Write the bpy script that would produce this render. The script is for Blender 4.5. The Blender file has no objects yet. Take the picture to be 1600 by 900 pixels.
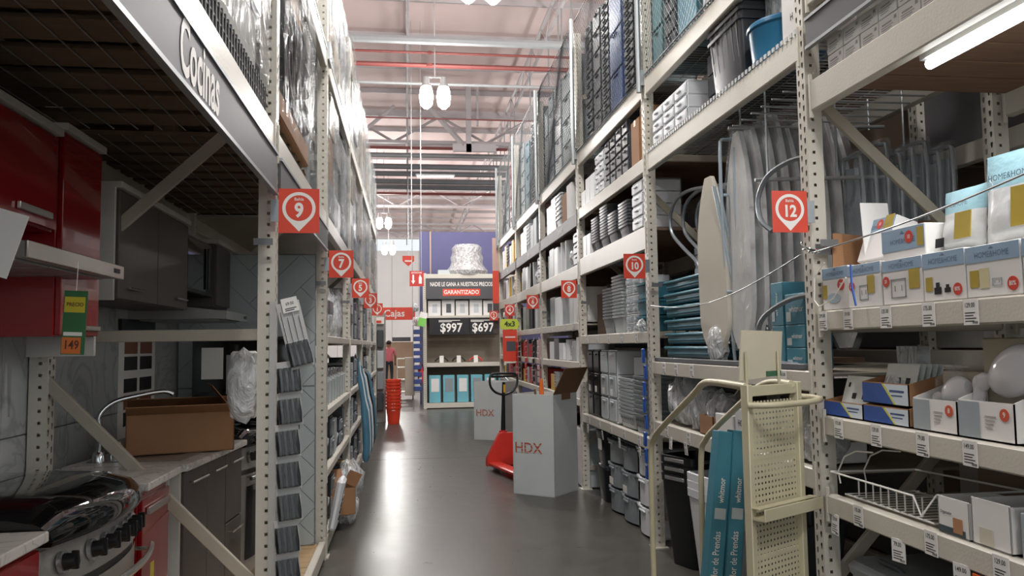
import bpy, bmesh, math, random, re
from mathutils import Matrix, Vector, noise
R = random.Random(7)
PI = math.pi
C = bpy.context.scene.collection
SC = bpy.context.scene
# ------------------------------------------------------------------ camera, world, light, exposure
cd = bpy.data.cameras.new('camera'); cam = bpy.data.objects.new('camera', cd); C.objects.link(cam)
cd.sensor_width = 36; cd.lens = 1230.3 * 36 / 1600; cd.clip_start = .05; cd.clip_end = 200
_r = Vector((0.99110479, -0.13237124, -0.01375348)); _u = Vector((0.0040653, -0.07318318, 0.99731023)); _f = Vector((0.13302171, 0.98849485, 0.07199408))
cam.matrix_world = Matrix(((_r.x, _u.x, -_f.x, 0), (_r.y, _u.y, -_f.y, 0), (_r.z, _u.z, -_f.z, 1.522), (0, 0, 0, 1)))
SC.camera = cam
w = bpy.data.worlds.new('store_air'); SC.world = w; w.use_nodes = True
w.node_tree.nodes['Background'].inputs[0].default_value = (.80, .84, .86, 1); w.node_tree.nodes['Background'].inputs[1].default_value = 1.15
SC.view_settings.view_transform = 'Standard'; SC.view_settings.look = 'None'; SC.view_settings.gamma = 1
SC.view_settings.use_curve_mapping = False
SC.view_settings.exposure = 0.0
LAMP_W = 520.0            # one high-bay lamp
LAMP_COL = (1.0, .975, .95)

# ------------------------------------------------------------------ materials
def lin(h):
    return tuple((lambda c: c / 12.92 if c <= .04045 else ((c + .055) / 1.055) ** 2.4)(int(h[i:i + 2], 16) / 255) for i in (0, 2, 4)) + (1,)
MC = {}
def mat(name, hx, rough=.5, metal=0.0, var=.10, vs=5.0, bump=0.0, bs=60.0, spec=.5, emit=0, alpha=1.0, trans=0.0, stretch=None, coat=0):
    if name in MC: return MC[name]
    m = bpy.data.materials.new(name); m.use_nodes = True; nt = m.node_tree; N = nt.nodes; L = nt.links
    b = N['Principled BSDF']; c = lin(hx)
    b.inputs['Roughness'].default_value = rough; b.inputs['Metallic'].default_value = metal
    b.inputs['Specular IOR Level'].default_value = spec
    if coat: b.inputs['Coat Weight'].default_value = coat
    if emit:
        b.inputs['Base Color'].default_value = c; b.inputs['Emission Color'].default_value = c; b.inputs['Emission Strength'].default_value = emit
        MC[name] = m; return m
    tc = N.new('ShaderNodeTexCoord'); mp = N.new('ShaderNodeMapping'); L.new(tc.outputs['Object'], mp.inputs[0])
    if stretch: mp.inputs['Scale'].default_value = stretch
    nz = N.new('ShaderNodeTexNoise'); nz.inputs['Scale'].default_value = vs; nz.inputs['Detail'].default_value = 4
    L.new(mp.outputs[0], nz.inputs[0])
    mx = N.new('ShaderNodeMix'); mx.data_type = 'RGBA'
    mx.inputs['A'].default_value = tuple(max(0, x * (1 - var * 1.6)) for x in c[:3]) + (1,)
    mx.inputs['B'].default_value = tuple(min(1, x * (1 + var)) for x in c[:3]) + (1,)
    L.new(nz.outputs[0], mx.inputs['Factor']); L.new(mx.outputs['Result'], b.inputs['Base Color'])
    if bump:
        n2 = N.new('ShaderNodeTexNoise'); n2.inputs['Scale'].default_value = bs; L.new(mp.outputs[0], n2.inputs[0])
        bp = N.new('ShaderNodeBump'); bp.inputs['Strength'].default_value = bump; bp.inputs['Distance'].default_value = .01
        L.new(n2.outputs[0], bp.inputs['Height']); L.new(bp.outputs[0], b.inputs['Normal'])
    if alpha < 1: b.inputs['Alpha'].default_value = alpha
    if trans: b.inputs['Transmission Weight'].default_value = trans
    MC[name] = m; return m
def wrapmat(name, hx, lo, hi, bs=9.0, rough=.16):
    """crinkled clear plastic film: partly see-through, sharp highlights on the creases"""
    if name in MC: return MC[name]
    m = mat(name, hx, rough, 0, .04, 8); N = m.node_tree.nodes; L = m.node_tree.links; b = N['Principled BSDF']
    tc = N.new('ShaderNodeTexCoord'); mp = N.new('ShaderNodeMapping'); mp.inputs['Scale'].default_value = (1, 2.2, .8); mp.inputs['Rotation'].default_value = (.6, .3, .2)
    L.new(tc.outputs['Object'], mp.inputs[0])
    n = N.new('ShaderNodeTexNoise'); n.inputs['Scale'].default_value = bs; n.inputs['Detail'].default_value = 3; n.inputs['Distortion'].default_value = 1.2
    L.new(mp.outputs[0], n.inputs[0])
    bp = N.new('ShaderNodeBump'); bp.inputs['Strength'].default_value = .9; bp.inputs['Distance'].default_value = .05
    L.new(n.outputs[0], bp.inputs['Height']); L.new(bp.outputs[0], b.inputs['Normal'])
    mr = N.new('ShaderNodeMapRange'); mr.inputs['From Min'].default_value = .38; mr.inputs['From Max'].default_value = .62
    mr.inputs['To Min'].default_value = lo; mr.inputs['To Max'].default_value = hi
    L.new(n.outputs[0], mr.inputs['Value']); L.new(mr.outputs[0], b.inputs['Alpha']); b.inputs['Specular IOR Level'].default_value = .9
    return m
CREAM = mat('cream_rack_enamel', 'c9c5b9', .38, 0, .07, 3, .08, 90)
CREAMD = mat('cream_rack_enamel_worn', 'aea797', .45, 0, .16, 5, .08, 70)
STEEL = mat('zinc_steel', 'a8adb0', .38, .8, .1, 8)
CHROME = mat('chrome', 'd4d8da', .12, 1, .02)
GREYS = mat('grey_sign_panel', '4a4a4e', .5, 0, .06, 3)
BROWNS = mat('brown_sign_panel', '4e4343', .5, 0, .06, 3)
SIGNRED = mat('sign_vermilion', 'd8442c', .42, 0, .04)
WHITE = mat('print_white', 'ece9e4', .5, 0, .03)
BLACK = mat('print_black', '16161a', .5, 0, .05)
CARDW = mat('white_card', 'dfdedb', .6, 0, .04, 5)
KRAFT = mat('brown_cardboard', '9c7350', .75, 0, .1, 4, .12, 120)
KRAFTD = mat('brown_cardboard_inside', '7d5d42', .8, 0, .1, 4)
WOOD = mat('raw_pallet_wood', '6f5b47', .75, 0, .25, 3, .2, 60, stretch=(2, 12, 12))
WOODX = mat('raw_deck_wood', '8b6d58', .75, 0, .25, 3, .2, 60, stretch=(1.5, 10, 10))
WIRE = mat('wire_zinc', 'b9bcbc', .35, .6, .05)
NETM = mat('black_net_cord', '3a3c3f', .6, 0, .1)
NETG = mat('grey_net_wire', '8f9496', .5, .3, .1)
FILM = wrapmat('clear_stretch_film', '8d9496', .08, .46, 5.0)
FILMC = wrapmat('very_clear_film', 'b4babb', .02, .26, 5.0)
FILMT = wrapmat('thin_clear_film', 'cfd6da', .03, .22, 6.0)
FILMD = wrapmat('thick_clear_film', 'e8ecee', .35, .85, 11.0)

# ------------------------------------------------------------------ mesh builder
TXT = {}
def text_data(s, bold, res=2):
    k = (s, bold, res)
    if k in TXT: return TXT[k]
    cu = bpy.data.curves.new('t', 'FONT'); cu.body = s; cu.size = 1; cu.offset = bold; cu.resolution_u = res; cu.align_x = 'CENTER'; cu.align_y = 'CENTER'
    o = bpy.data.objects.new('t', cu); C.objects.link(o); dg = bpy.context.evaluated_depsgraph_get()
    me = bpy.data.meshes.new_from_object(o.evaluated_get(dg)); d = ([v.co.copy() for v in me.vertices], [tuple(p.vertices) for p in me.polygons])
    bpy.data.objects.remove(o); bpy.data.curves.remove(cu); bpy.data.meshes.remove(me); TXT[k] = d; return d
def face(d, x, y, z, roll=0):
    """frame whose local x,y lie on a face looking towards d ('-Y','-X','+X','+Z')"""
    ax = {'-Y': ((1, 0, 0), (0, 0, 1)), '-X': ((0, -1, 0), (0, 0, 1)), '+X': ((0, 1, 0), (0, 0, 1)), '+Y': ((-1, 0, 0), (0, 0, 1)), '+Z': ((1, 0, 0), (0, 1, 0))}[d]
    a = Vector(ax[0]); b = Vector(ax[1]); c = a.cross(b)
    return Matrix(((a.x, b.x, c.x, x), (a.y, b.y, c.y, y), (a.z, b.z, c.z, z), (0, 0, 0, 1))) @ Matrix.Rotation(roll, 4, 'Z')
class MB:
    def __init__(s, M=None): s.v = []; s.f = []; s.m = []; s.mi = 0; s.M = M
    def add(s, vs, fs):
        n = len(s.v)
        if s.M is not None: vs = [s.M @ Vector(q) for q in vs]
        s.v.extend(tuple(q) for q in vs); s.f.extend(tuple(i + n for i in q) for q in fs); s.m.extend([s.mi] * len(fs)); return s
    def box(s, x0, y0, z0, x1, y1, z1, b=0):
        if x0 > x1: x0, x1 = x1, x0
        if y0 > y1: y0, y1 = y1, y0
        if z0 > z1: z0, z1 = z1, z0
        if b <= 0:
            return s.add([(x0, y0, z0), (x1, y0, z0), (x1, y1, z0), (x0, y1, z0), (x0, y0, z1), (x1, y0, z1), (x1, y1, z1), (x0, y1, z1)],
                         [(3, 2, 1, 0), (4, 5, 6, 7), (0, 1, 5, 4), (1, 2, 6, 5), (2, 3, 7, 6), (3, 0, 4, 7)])
        b = min(b, (x1 - x0) * .45, (y1 - y0) * .45, (z1 - z0) * .45)
        vs = []; ix = {}
        for i in (0, 1):
            for j in (0, 1):
                for k in (0, 1):
                    X = (x0, x1)[i]; Y = (y0, y1)[j]; Z = (z0, z1)[k]; dx = b * (1 - 2 * i); dy = b * (1 - 2 * j); dz = b * (1 - 2 * k)
                    for a, q in enumerate(((X, Y + dy, Z + dz), (X + dx, Y, Z + dz), (X + dx, Y + dy, Z))):
                        ix[(i, j, k, a)] = len(vs); vs.append(q)
        fs = []
        for i in (0, 1):
            fs.append(tuple(ix[(i, j, k, 0)] for j, k in ((0, 0), (1, 0), (1, 1), (0, 1))))
            fs.append(tuple(ix[(j, i, k, 1)] for j, k in ((0, 0), (1, 0), (1, 1), (0, 1))))
            fs.append(tuple(ix[(j, k, i, 2)] for j, k in ((0, 0), (1, 0), (1, 1), (0, 1))))
            for j in (0, 1):
                fs.append((ix[(i, j, 0, 0)], ix[(i, j, 1, 0)], ix[(i, j, 1, 1)], ix[(i, j, 0, 1)]))
                fs.append((ix[(i, 0, j, 0)], ix[(i, 1, j, 0)], ix[(i, 1, j, 2)], ix[(i, 0, j, 2)]))
                fs.append((ix[(0, i, j, 1)], ix[(1, i, j, 1)], ix[(1, i, j, 2)], ix[(0, i, j, 2)]))
                for k in (0, 1): fs.append((ix[(i, j, k, 0)], ix[(i, j, k, 1)], ix[(i, j, k, 2)]))
        return s.add(vs, fs)
    def taper(s, cx, cy, z0, z1, w0, d0, w1, d1, cap0=True, cap1=True, r=0):
        """tapered box; r rounds the plan corners"""
        def ring(w, d, z):
            if r <= 0: return [(cx - w / 2, cy - d / 2, z), (cx + w / 2, cy - d / 2, z), (cx + w / 2, cy + d / 2, z), (cx - w / 2, cy + d / 2, z)]
            o = []; rr = min(r, w * .45, d * .45)
            for q, (sx, sy) in enumerate(((1, 1), (-1, 1), (-1, -1), (1, -1))):
                for t in range(4):
                    a = q * PI / 2 + t * PI / 6; o.append((cx + sx * (w / 2 - rr) + rr * math.cos(a), cy + sy * (d / 2 - rr) + rr * math.sin(a), z))
            return o
        a = ring(w0, d0, z0); b = ring(w1, d1, z1); n = len(a)
        fs = [(i, (i + 1) % n, n + (i + 1) % n, n + i) for i in range(n)]
        if cap0: fs.append(tuple(range(n - 1, -1, -1)))
        if cap1: fs.append(tuple(range(n, 2 * n)))
        return s.add(a + b, fs)
    def tube(s, pts, r, n=6, closed=False, cap=True):
        P = [Vector(p) for p in pts]; k = len(P); vs = []; rs = r if isinstance(r, (list, tuple)) else [r] * k
        prev = None
        for i in range(k):
            t = (P[(i + 1) % k] - P[i - 1]) if closed else (P[min(i + 1, k - 1)] - P[max(i - 1, 0)])
            t.normalize()
            if prev is None:
                a = t.cross(Vector((0, 0, 1)));
                if a.length < .1: a = t.cross(Vector((1, 0, 0)))
            else: a = prev - t * prev.dot(t)
            a.normalize(); prev = a; b = t.cross(a)
            for j in range(n):
                q = 2 * PI * j / n; vs.append(P[i] + (a * math.cos(q) + b * math.sin(q)) * rs[i])
        fs = []
        for i in range(k if closed else k - 1):
            for j in range(n):
                a0 = i * n + j; a1 = i * n + (j + 1) % n; b0 = ((i + 1) % k) * n + j; b1 = ((i + 1) % k) * n + (j + 1) % n
                fs.append((a0, a1, b1, b0))
        if cap and not closed: fs.append(tuple(range(n - 1, -1, -1))); fs.append(tuple(range((k - 1) * n, k * n)))
        return s.add(vs, fs)
    def lathe(s, prof, n=16, cx=0, cy=0, cap=True):
        vs = []; k = len(prof)
        for r, z in prof:
            for j in range(n): a = 2 * PI * j / n; vs.append((cx + r * math.cos(a), cy + r * math.sin(a), z))
        fs = [(i * n + j, i * n + (j + 1) % n, (i + 1) * n + (j + 1) % n, (i + 1) * n + j) for i in range(k - 1) for j in range(n)]
        if cap: fs.append(tuple(range(n - 1, -1, -1))); fs.append(tuple(range((k - 1) * n, k * n)))
        return s.add(vs, fs)
    def prism(s, pts, z0, z1):
        """outline in local xy, extruded in local z"""
        n = len(pts); vs = [(x, y, z0) for x, y in pts] + [(x, y, z1) for x, y in pts]
        return s.add(vs, [tuple(range(n - 1, -1, -1)), tuple(range(n, 2 * n))] + [(i, (i + 1) % n, n + (i + 1) % n, n + i) for i in range(n)])
    def quad(s, a, b, c, d): return s.add([a, b, c, d], [(0, 1, 2, 3)])
    def text(s, t, size, M, bold=.0, xs=1.0, res=2):
        vs, fs = text_data(t, bold, res); old = s.M; s.M = (old @ M) if old is not None else M
        s.add([(v.x * size * xs, v.y * size, 0) for v in vs], fs); s.M = old; return s
    def blob(s, c, rx, ry, rz, amp=.25, fr=3.0, seed=0, sub=3, flat=True):
        bm = bmesh.new(); bmesh.ops.create_icosphere(bm, subdivisions=sub, radius=1)
        vs = []
        for v in bm.verts:
            d = 1 + amp * noise.noise(v.co * fr + Vector((seed * 3.1, seed, 0))) + amp * .5 * noise.noise(v.co * fr * 2.7 + Vector((seed, 5, 0)))
            q = Vector((v.co.x * rx, v.co.y * ry, v.co.z * rz)) * d
            if flat and q.z < -rz * .8: q.z = -rz * .8
            vs.append((q.x + c[0], q.y + c[1], q.z + c[2]))
        fs = [tuple(v.index for v in f.verts) for f in bm.faces]; bm.free(); return s.add(vs, fs)
    def mesh(s, name, mats, off=None, smooth=True, ang=40):
        me = bpy.data.meshes.new(name); v = s.v
        if off: v = [(a - off[0], b - off[1], c - off[2]) for a, b, c in v]
        me.from_pydata(v, [], s.f)
        for q in (mats if isinstance(mats, (list, tuple)) else [mats]): me.materials.append(q)
        me.polygons.foreach_set('material_index', s.m)
        if smooth:
            me.polygons.foreach_set('use_smooth', [True] * len(s.f)); me.set_sharp_from_angle(angle=math.radians(ang))
        me.update(); return me
    def build(s, name, mats, parent=None, smooth=True, label=None, stuff=False, ang=40):
        """vertices are in world coordinates; they are re-based on the thing's own origin"""
        off = None
        if parent is not None:
            q = parent; off = Vector((0, 0, 0))
            while q is not None: off += q.location; q = q.parent
            off = tuple(off)
        elif s.v:
            xs = [p[0] for p in s.v]; ys = [p[1] for p in s.v]; off = ((min(xs) + max(xs)) / 2, (min(ys) + max(ys)) / 2, min(p[2] for p in s.v))
        o = bpy.data.objects.new(name, s.mesh(name, mats, off, smooth, ang)); C.objects.link(o)
        if parent is not None: o.parent = parent
        elif off: o.location = off
        if label: o['label'] = label
        if stuff: o['kind'] = 'stuff'
        return o
    def local(s, name, mats, parent, loc=(0, 0, 0), smooth=True, label=None):
        """vertices are already in the parent's own frame"""
        o = bpy.data.objects.new(name, s.mesh(name, mats, None, smooth)); C.objects.link(o); o.parent = parent; o.location = loc
        if label: o['label'] = label
        return o
def thing(name, label, cat, loc=(0, 0, 0), rotz=0, group=None, rot=None):
    o = bpy.data.objects.new(name, None); C.objects.link(o); o.empty_display_size = .1
    o.location = loc; o.rotation_euler = rot if rot else (0, 0, rotz); return tag(o, label, cat, group)
def tag(o, label, cat, group=None):
    o['label'] = re.sub(r'\b(sign|signs|upright|number|and) (\d+)', lambda q: q.group(1) + ' ' + NUMW[int(q.group(2))], label); o['category'] = cat
    if group: o['group'] = group
    return o
NUMW = 'zero one two three four five six seven eight nine ten eleven twelve'.split()
def struct(o): o['kind'] = 'structure'; return o
KIDS = {}
def dup(root, loc, rotz=0, label=None, group=None, rot=None, scale=None):
    r = root.copy(); C.objects.link(r); r.location = loc; r.rotation_euler = rot if rot else (0, 0, rotz)
    if scale: r.scale = scale
    if label: tag(r, label, root['category'])
    if group: r['group'] = group
    for ch in KIDS.setdefault(root.name, list(root.children)):
        c = ch.copy(); C.objects.link(c); c.parent = r
        for g in KIDS.setdefault(ch.name, list(ch.children)):
            d = g.copy(); C.objects.link(d); d.parent = c
    return r
ORD = ['first', 'second', 'third', 'fourth', 'fifth', 'sixth', 'seventh', 'eighth', 'ninth', 'tenth', 'eleventh', 'twelfth', 'thirteenth', 'fourteenth', 'fifteenth', 'sixteenth', 'seventeenth', 'eighteenth', 'nineteenth', 'twentieth']
def arc(c, r, a0, a1, n, plane='xz'):
    o = []
    for i in range(n + 1):
        a = a0 + (a1 - a0) * i / n; u = r * math.cos(a); v = r * math.sin(a)
        o.append((c[0] + u, c[1], c[2] + v) if plane == 'xz' else ((c[0], c[1] + u, c[2] + v) if plane == 'yz' else (c[0] + u, c[1] + v, c[2])))
    return o

# ------------------------------------------------------------------ structure
def floor_mat():
    m = bpy.data.materials.new('polished_concrete'); m.use_nodes = True; N = m.node_tree.nodes; L = m.node_tree.links; b = N['Principled BSDF']
    tc = N.new('ShaderNodeTexCoord'); a = N.new('ShaderNodeTexNoise'); a.inputs['Scale'].default_value = .7; a.inputs['Detail'].default_value = 8
    c = N.new('ShaderNodeTexNoise'); c.inputs['Scale'].default_value = 9; c.inputs['Detail'].default_value = 6
    L.new(tc.outputs['Object'], a.inputs[0]); L.new(tc.outputs['Object'], c.inputs[0])
    ad = N.new('ShaderNodeMath'); ad.operation = 'ADD'; L.new(a.outputs[0], ad.inputs[0]); L.new(c.outputs[0], ad.inputs[1])
    cr = N.new('ShaderNodeValToRGB'); cr.color_ramp.elements[0].position = .62; cr.color_ramp.elements[0].color = lin('494743')
    cr.color_ramp.elements[1].position = 1.3; cr.color_ramp.elements[1].color = lin('514f4a'); cr.color_ramp.elements[1].position = 1.0
    mm = N.new('ShaderNodeMath'); mm.operation = 'MULTIPLY'; mm.inputs[1].default_value = .8; L.new(ad.outputs[0], mm.inputs[0]); L.new(mm.outputs[0], cr.inputs[0])
    L.new(cr.outputs[0], b.inputs['Base Color'])
    mr = N.new('ShaderNodeMapRange'); mr.inputs['To Min'].default_value = .24; mr.inputs['To Max'].default_value = .36; L.new(c.outputs[0], mr.inputs['Value']); L.new(mr.outputs[0], b.inputs['Roughness'])
    b.inputs['Specular IOR Level'].default_value = .22; bp = N.new('ShaderNodeBump'); bp.inputs['Strength'].default_value = .06; L.new(c.outputs[0], bp.inputs['Height']); L.new(bp.outputs[0], b.inputs['Normal'])
    return m
FLOOR = floor_mat()
m = MB()
JY = [-12, 2.0, 10.9, 18.2, 26.4, 36, 46, 64]; JX = [-24, 2.25, 26]
for i in range(len(JY) - 1):
    for j in range(len(JX) - 1):
        m.box(JX[j] + .004, JY[i] + .004, -.15, JX[j + 1] - .004, JY[i + 1] - .004, 0, .003)
struct(m.build('floor', FLOOR))
struct(MB().box(-24, -12, -.3, 26, 63, -.16).build('trim_1', mat('joint_filler', '4a4743', .8)))
CEIL = mat('roof_liner', 'dcc5c1', .7, 0, .10, .35, stretch=(1, 1.5, 1))
cz = 10.2
m = MB().box(-24, -12, cz, 26, 63, cz + .2)
struct(m.build('ceiling', CEIL))
PURL = mat('roof_steel_paint', 'b3adae', .5, 0, .08, 2)
root = thing('roof_framing', 'pale painted steel joists, purlins and girders under the pinkish warehouse roof', 'roof framing', (0, 0, 7.9))
y = -2.5
while y < 61:                       # purlins across
    MB().box(-20, y - .03, cz - .16, 22, y + .03, cz - .001).build('purlin', PURL, root); y += 2.4
for jx in (-7.2, -3.6, 0.05, 3.6, 7.6, 12):   # open-web joists along the aisle
    m = MB(); m.box(jx - .035, -6, cz - .30, jx + .035, 61, cz - .24); m.box(jx - .035, -6, cz - .88, jx + .035, 61, cz - .82)
    yy = -6.0; k = 0
    while yy < 60:
        z0, z1 = (cz - .85, cz - .27) if k % 2 == 0 else (cz - .27, cz - .85)
        m.tube([(jx, yy, z0), (jx, yy + .75, z1)], .014, 4); yy += .75; k += 1
    m.build('joist', PURL, root)
for gy in (13.5, 26.2, 38.5, 50):       # girders across with webs
    m = MB(); zb = 8.35; zt = cz - .95
    for zz in (zb, zt): m.box(-20, gy - .09, zz - .05, 22, gy + .09, zz + .05)
    x = -19; k = 0
    while x < 21:
        m.tube([(x, gy, zb if k % 2 == 0 else zt), (x + 1.55, gy, zt if k % 2 == 0 else zb)], .045, 4); x += 1.55; k += 1
    m.build('girder', PURL, root)
m = MB()                            # dropped bracing node with its gusset plate
m.box(1.93, 24.9, 7.75, 2.10, 25.05, 9.9); m.box(1.5, 24.9, 7.75, 2.9, 25.0, 8.0); m.box(2.28, 24.95, 8.6, 2.34, 25.02, 9.9)
m.tube([(.62, 24.95, 9.35), (1.85, 24.95, 7.95)], .09, 4); m.tube([(-2.2, 24.95, 7.6), (-.35, 24.95, 9.2)], .06, 4)
m.build('bracing_node', PURL, root)
m = MB(); m.box(2.15, 13.4, 8.35, 2.3, 13.55, 10); m.box(2.35, 13.4, 8.9, 2.42, 13.5, 10); m.box(1.6, 13.38, 8.45, 2.8, 13.44, 8.75); m.tube([(.9, 13.42, 9.9), (1.75, 13.42, 8.75)], .07, 4)
m.build('bracing_node', PURL, root)
PIPER = mat('sprinkler_red', '7a403c', .45, 0, .1)
for n, (py, pz, r, mt, lab) in enumerate([(17.9, 8.0, .055, 0, 'thick red sprinkler pipe crossing nearest the hanging twin lamp'), (17.5, 8.15, .03, 0, 'thin red sprinkler pipe just above the thick red one'),
        (22.2, 8.0, .022, 0, 'slim red pipe crossing behind the twin lamp'), (25.6, 8.0, .05, 0, 'red pipe crossing beside the diagonal roof brace'), (33.4, 8.0, .06, 0, 'red pipe crossing beyond the grey conduits'),
        (16.4, 8.0, .09, 1, 'thick grey round duct crossing nearest under the roof'), (19.2, 8.0, .04, 1, 'thin grey conduit crossing above the twin lamp'), (26.6, 8.0, .08, 1, 'grey round duct crossing before the dark conduits'),
        (28.3, 8.0, .10, 1, 'first dark grey duct of the far group'), (29.5, 8.0, .10, 1, 'second dark grey duct of the far group'), (30.9, 8.0, .11, 1, 'third dark grey duct of the far group'), (32.0, 8.0, .11, 1, 'fourth dark grey duct of the far group')]):
    GD = mat('duct_grey', '6f7173', .4, .3, .1); GL = mat('duct_pale', '8f9192', .45, 0, .06)
    p = thing('overhead_pipe', lab, 'pipe', (0, py, pz))
    MB().tube([(-14, py, pz), (16, py, pz)], r, 8).build('pipe_run', PIPER if mt == 0 else (GD if n > 7 else GL), p)
    for cx in (-3.6, .05, 3.6, 7.6):
        MB().box(cx - .02, py - .01, pz + r * .8, cx + .02, py + .01, cz - .85).build('hanger_rod', STEEL, p)
        if mt == 0: MB().lathe([(r * 1.6, pz - .03), (r * 1.6, pz + .03)], 8, cx + .5, py).build('pipe_fitting', PIPER, p)
WALLW = mat('white_panel_wall', 'dcdad8', .6, 0, .05, .6)
m = MB(); m.box(-24, 62, 0, 26, 62.2, 9.0)
struct(m.build('wall_back', WALLW))
m = MB()
for k in range(24): m.box(-24 + k * 2.08, 61.97, 0, -24 + k * 2.08 + .03, 62.0, 9)
struct(m.build('trim_2', mat('panel_seam', 'b5b3b1', .6)))
struct(MB().box(-24.2, -12, 0, -24, 62, cz).build('wall_left', WALLW)); struct(MB().box(26, -12, 0, 26.2, 62, cz).build('wall_right', WALLW))
# ------------------------------------------------------------------ lamps
LGLOW = mat('lamp_glow', 'fffdf6', emit=26); HOOD = mat('lamp_hood', 'c8cacb', .3, .7)
def twin_lamp(x, y, z, label, power=1.0):
    t = thing('high_bay_lamp', label, 'lamp', (x, y, z))
    for s in (-.19, .19):
        MB().lathe([(.05, z + .24), (.13, z + .16), (.155, z - .02), (.13, z - .2), (.05, z - .28)], 16, x + s, y).build('glowing_diffuser', LGLOW, t)
        MB().lathe([(.03, z + .42), (.07, z + .42), (.08, z + .3), (.12, z + .2)], 12, x + s, y).build('ballast_housing', HOOD, t)
        ld = bpy.data.lights.new('lamp_light', 'POINT'); ld.energy = LAMP_W * power / 2; ld.color = LAMP_COL; ld.shadow_soft_size = .2
        lo = bpy.data.objects.new('lamp_light', ld); C.objects.link(lo); lo.parent = t; lo.location = (s, 0, -.5)
    MB().tube([(x - .25, y, z + .42), (x + .25, y, z + .42)], .02, 6).build('crossbar', HOOD, t)
    MB().tube([(x, y, z + .42), (x, y, cz - .001)], .016, 6).build('drop_rod', PURL, t)
twin_lamp(.64, 17, 6.99, 'twin glowing high bay lamp hanging over the middle of the aisle')
twin_lamp(1.14, 11.6, 7.0, 'twin high bay lamp at the top edge, almost overhead')
twin_lamp(.45, 5.0, 7.0, 'twin high bay lamp overhead above the nearest part of the aisle')
twin_lamp(.45, -1.5, 7.0, 'added twin lamp out of view over the aisle behind the camera')  # unseen lamp added to brighten surfaces that face the camera
twin_lamp(-.97, 35, 7.0, 'small distant twin lamp, upper of the far pair')
twin_lamp(-.86, 39.0, 6.3, 'small distant twin lamp, lower of the far pair')
for n, (x, y) in enumerate([(-5.5, 3), (-5.5, 14), (-5.5, 26), (6.3, 3), (6.3, 14), (6.3, 26), (-4.5, 36), (7.5, 38), (-7, 50), (9, 52)]):
    twin_lamp(x, y, 7.6, power=(3.0 if y > 30 else 1.0), label=['twin high bay lamp over the next aisle to the left, nearest one', 'twin high bay lamp over the next aisle to the left, middle one', 'twin high bay lamp over the next aisle to the left, farthest one',
        'twin high bay lamp over the next aisle to the right, nearest one', 'twin high bay lamp over the next aisle to the right, middle one', 'twin high bay lamp over the next aisle to the right, farthest one',
        'added hidden twin lamp beyond the end of the left racks', 'added hidden twin lamp behind the purple wall', 'added hidden twin lamp near the far wall on the left', 'added hidden twin lamp near the far wall on the right'][n])  # last four are stronger hidden lamps, added to brighten far roof and back wall
t = thing('strip_light', 'small white fluorescent strip light under the far grey ducts', 'lamp', (1.0, 28, 7.55))
MB().box(.35, 27.95, 7.6, 1.75, 28.05, 7.66).build('fixture_body', HOOD, t); MB().box(.4, 27.96, 7.56, 1.7, 28.04, 7.6).build('glowing_tube', mat('strip_glow', 'ffffff', emit=6), t)

# ------------------------------------------------------------------ racking
RX = 1.824; LX = -.585
RY = [.91, 3.34, 5.77, 8.19, 10.60, 13.02, 15.45]
LY = [.9, 3.64, 5.95, 8.39, 10.69, 13.2, 15.6]
def post_mesh(H, side, z0=.01):
    m = MB(); D = .075; W = .038; sx = side
    def strip(org, u, holes, width, hw, hh, tear):      # a vertical face with real holes in it
        o = Vector(org); u = Vector(u); cols = sorted(holes); xs = [0.0]
        for c in cols: xs += [c - hw / 2, c + hw / 2]
        xs.append(width)
        def P(a, z): q = o + u * a; return (q.x, q.y, z)
        for i in range(0, len(xs) - 1, 2): m.quad(P(xs[i], z0), P(xs[i + 1], z0), P(xs[i + 1], H), P(xs[i], H))
        for ci, c in enumerate(cols):
            a, b = c - hw / 2, c + hw / 2; z = z0; k = 0
            zz = z0 + .03 + (.0254 if ci % 2 else 0)
            while zz + hh < H:
                m.quad(P(a, z), P(b, z), P(b, zz), P(a, zz))
                if tear: m.quad(P(a, zz), P(a + hw * .32, zz), P(a, zz + hh * .55), P(a, zz + hh * .3)); m.quad(P(b, zz), P(b, zz + hh * .3), P(b, zz + hh * .55), P(b - hw * .32, zz))
                z = zz + hh; zz += .0508
            m.quad(P(a, z), P(b, z), P(b, H), P(a, H))
    strip((0, -W, 0), (0, 1, 0), [.02, .056], 2 * W, .0145, .027, True)
    strip((0, -W, 0), (sx, 0, 0), [.030], D, .0135, .0135, False)
    strip((0, W, 0), (sx, 0, 0), [.027], D, .0085, .010, False)
    m.quad((sx * D, -W, z0), (sx * D, W, z0), (sx * D, W, H), (sx * D, -W, H)); m.quad((0, -W, H), (0, W, H), (sx * D, W, H), (sx * D, -W, H))
    m.box(-sx * .02, -.06, 0, sx * (D + .02), .06, z0)
    return m.mesh('post', CREAM, None, False)
PM = {}
def add_frame(root, X, Y, side, H, depth=1.02):
    Y += .036
    k = (side, H)
    if k not in PM: PM[k] = post_mesh(H, side)
    for n, x in enumerate((X, X + side * (depth - .075))):
        o = bpy.data.objects.new('post', PM[k]); C.objects.link(o); o.parent = root; o.location = Vector((x, Y, 0)) - root.location
    a = X + side * .05; b = X + side * (depth - .05)
    for z in (.22, 1.583, 2.95, 4.2):
        if z < H: MB().box(a, Y - .014, z - .026, b, Y + .014, z + .026, .003).build('cross_brace', CREAMD, root)
    for (za, zb) in ((.45, 1.40), (2.66, 1.80), (3.05, 4.1)):
        if max(za, zb) < H:
            dx = b - a; dz = zb - za; l = math.hypot(dx, dz); M = Matrix.Translation(((a + b) / 2, Y - .005, (za + zb) / 2)) @ Matrix.Rotation(-math.atan2(dz, dx), 4, 'Y')
            MB(M).box(-l / 2, -.016, -.026, l / 2, .010, .026, .003).build('diagonal_brace', CREAMD, root)
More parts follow.
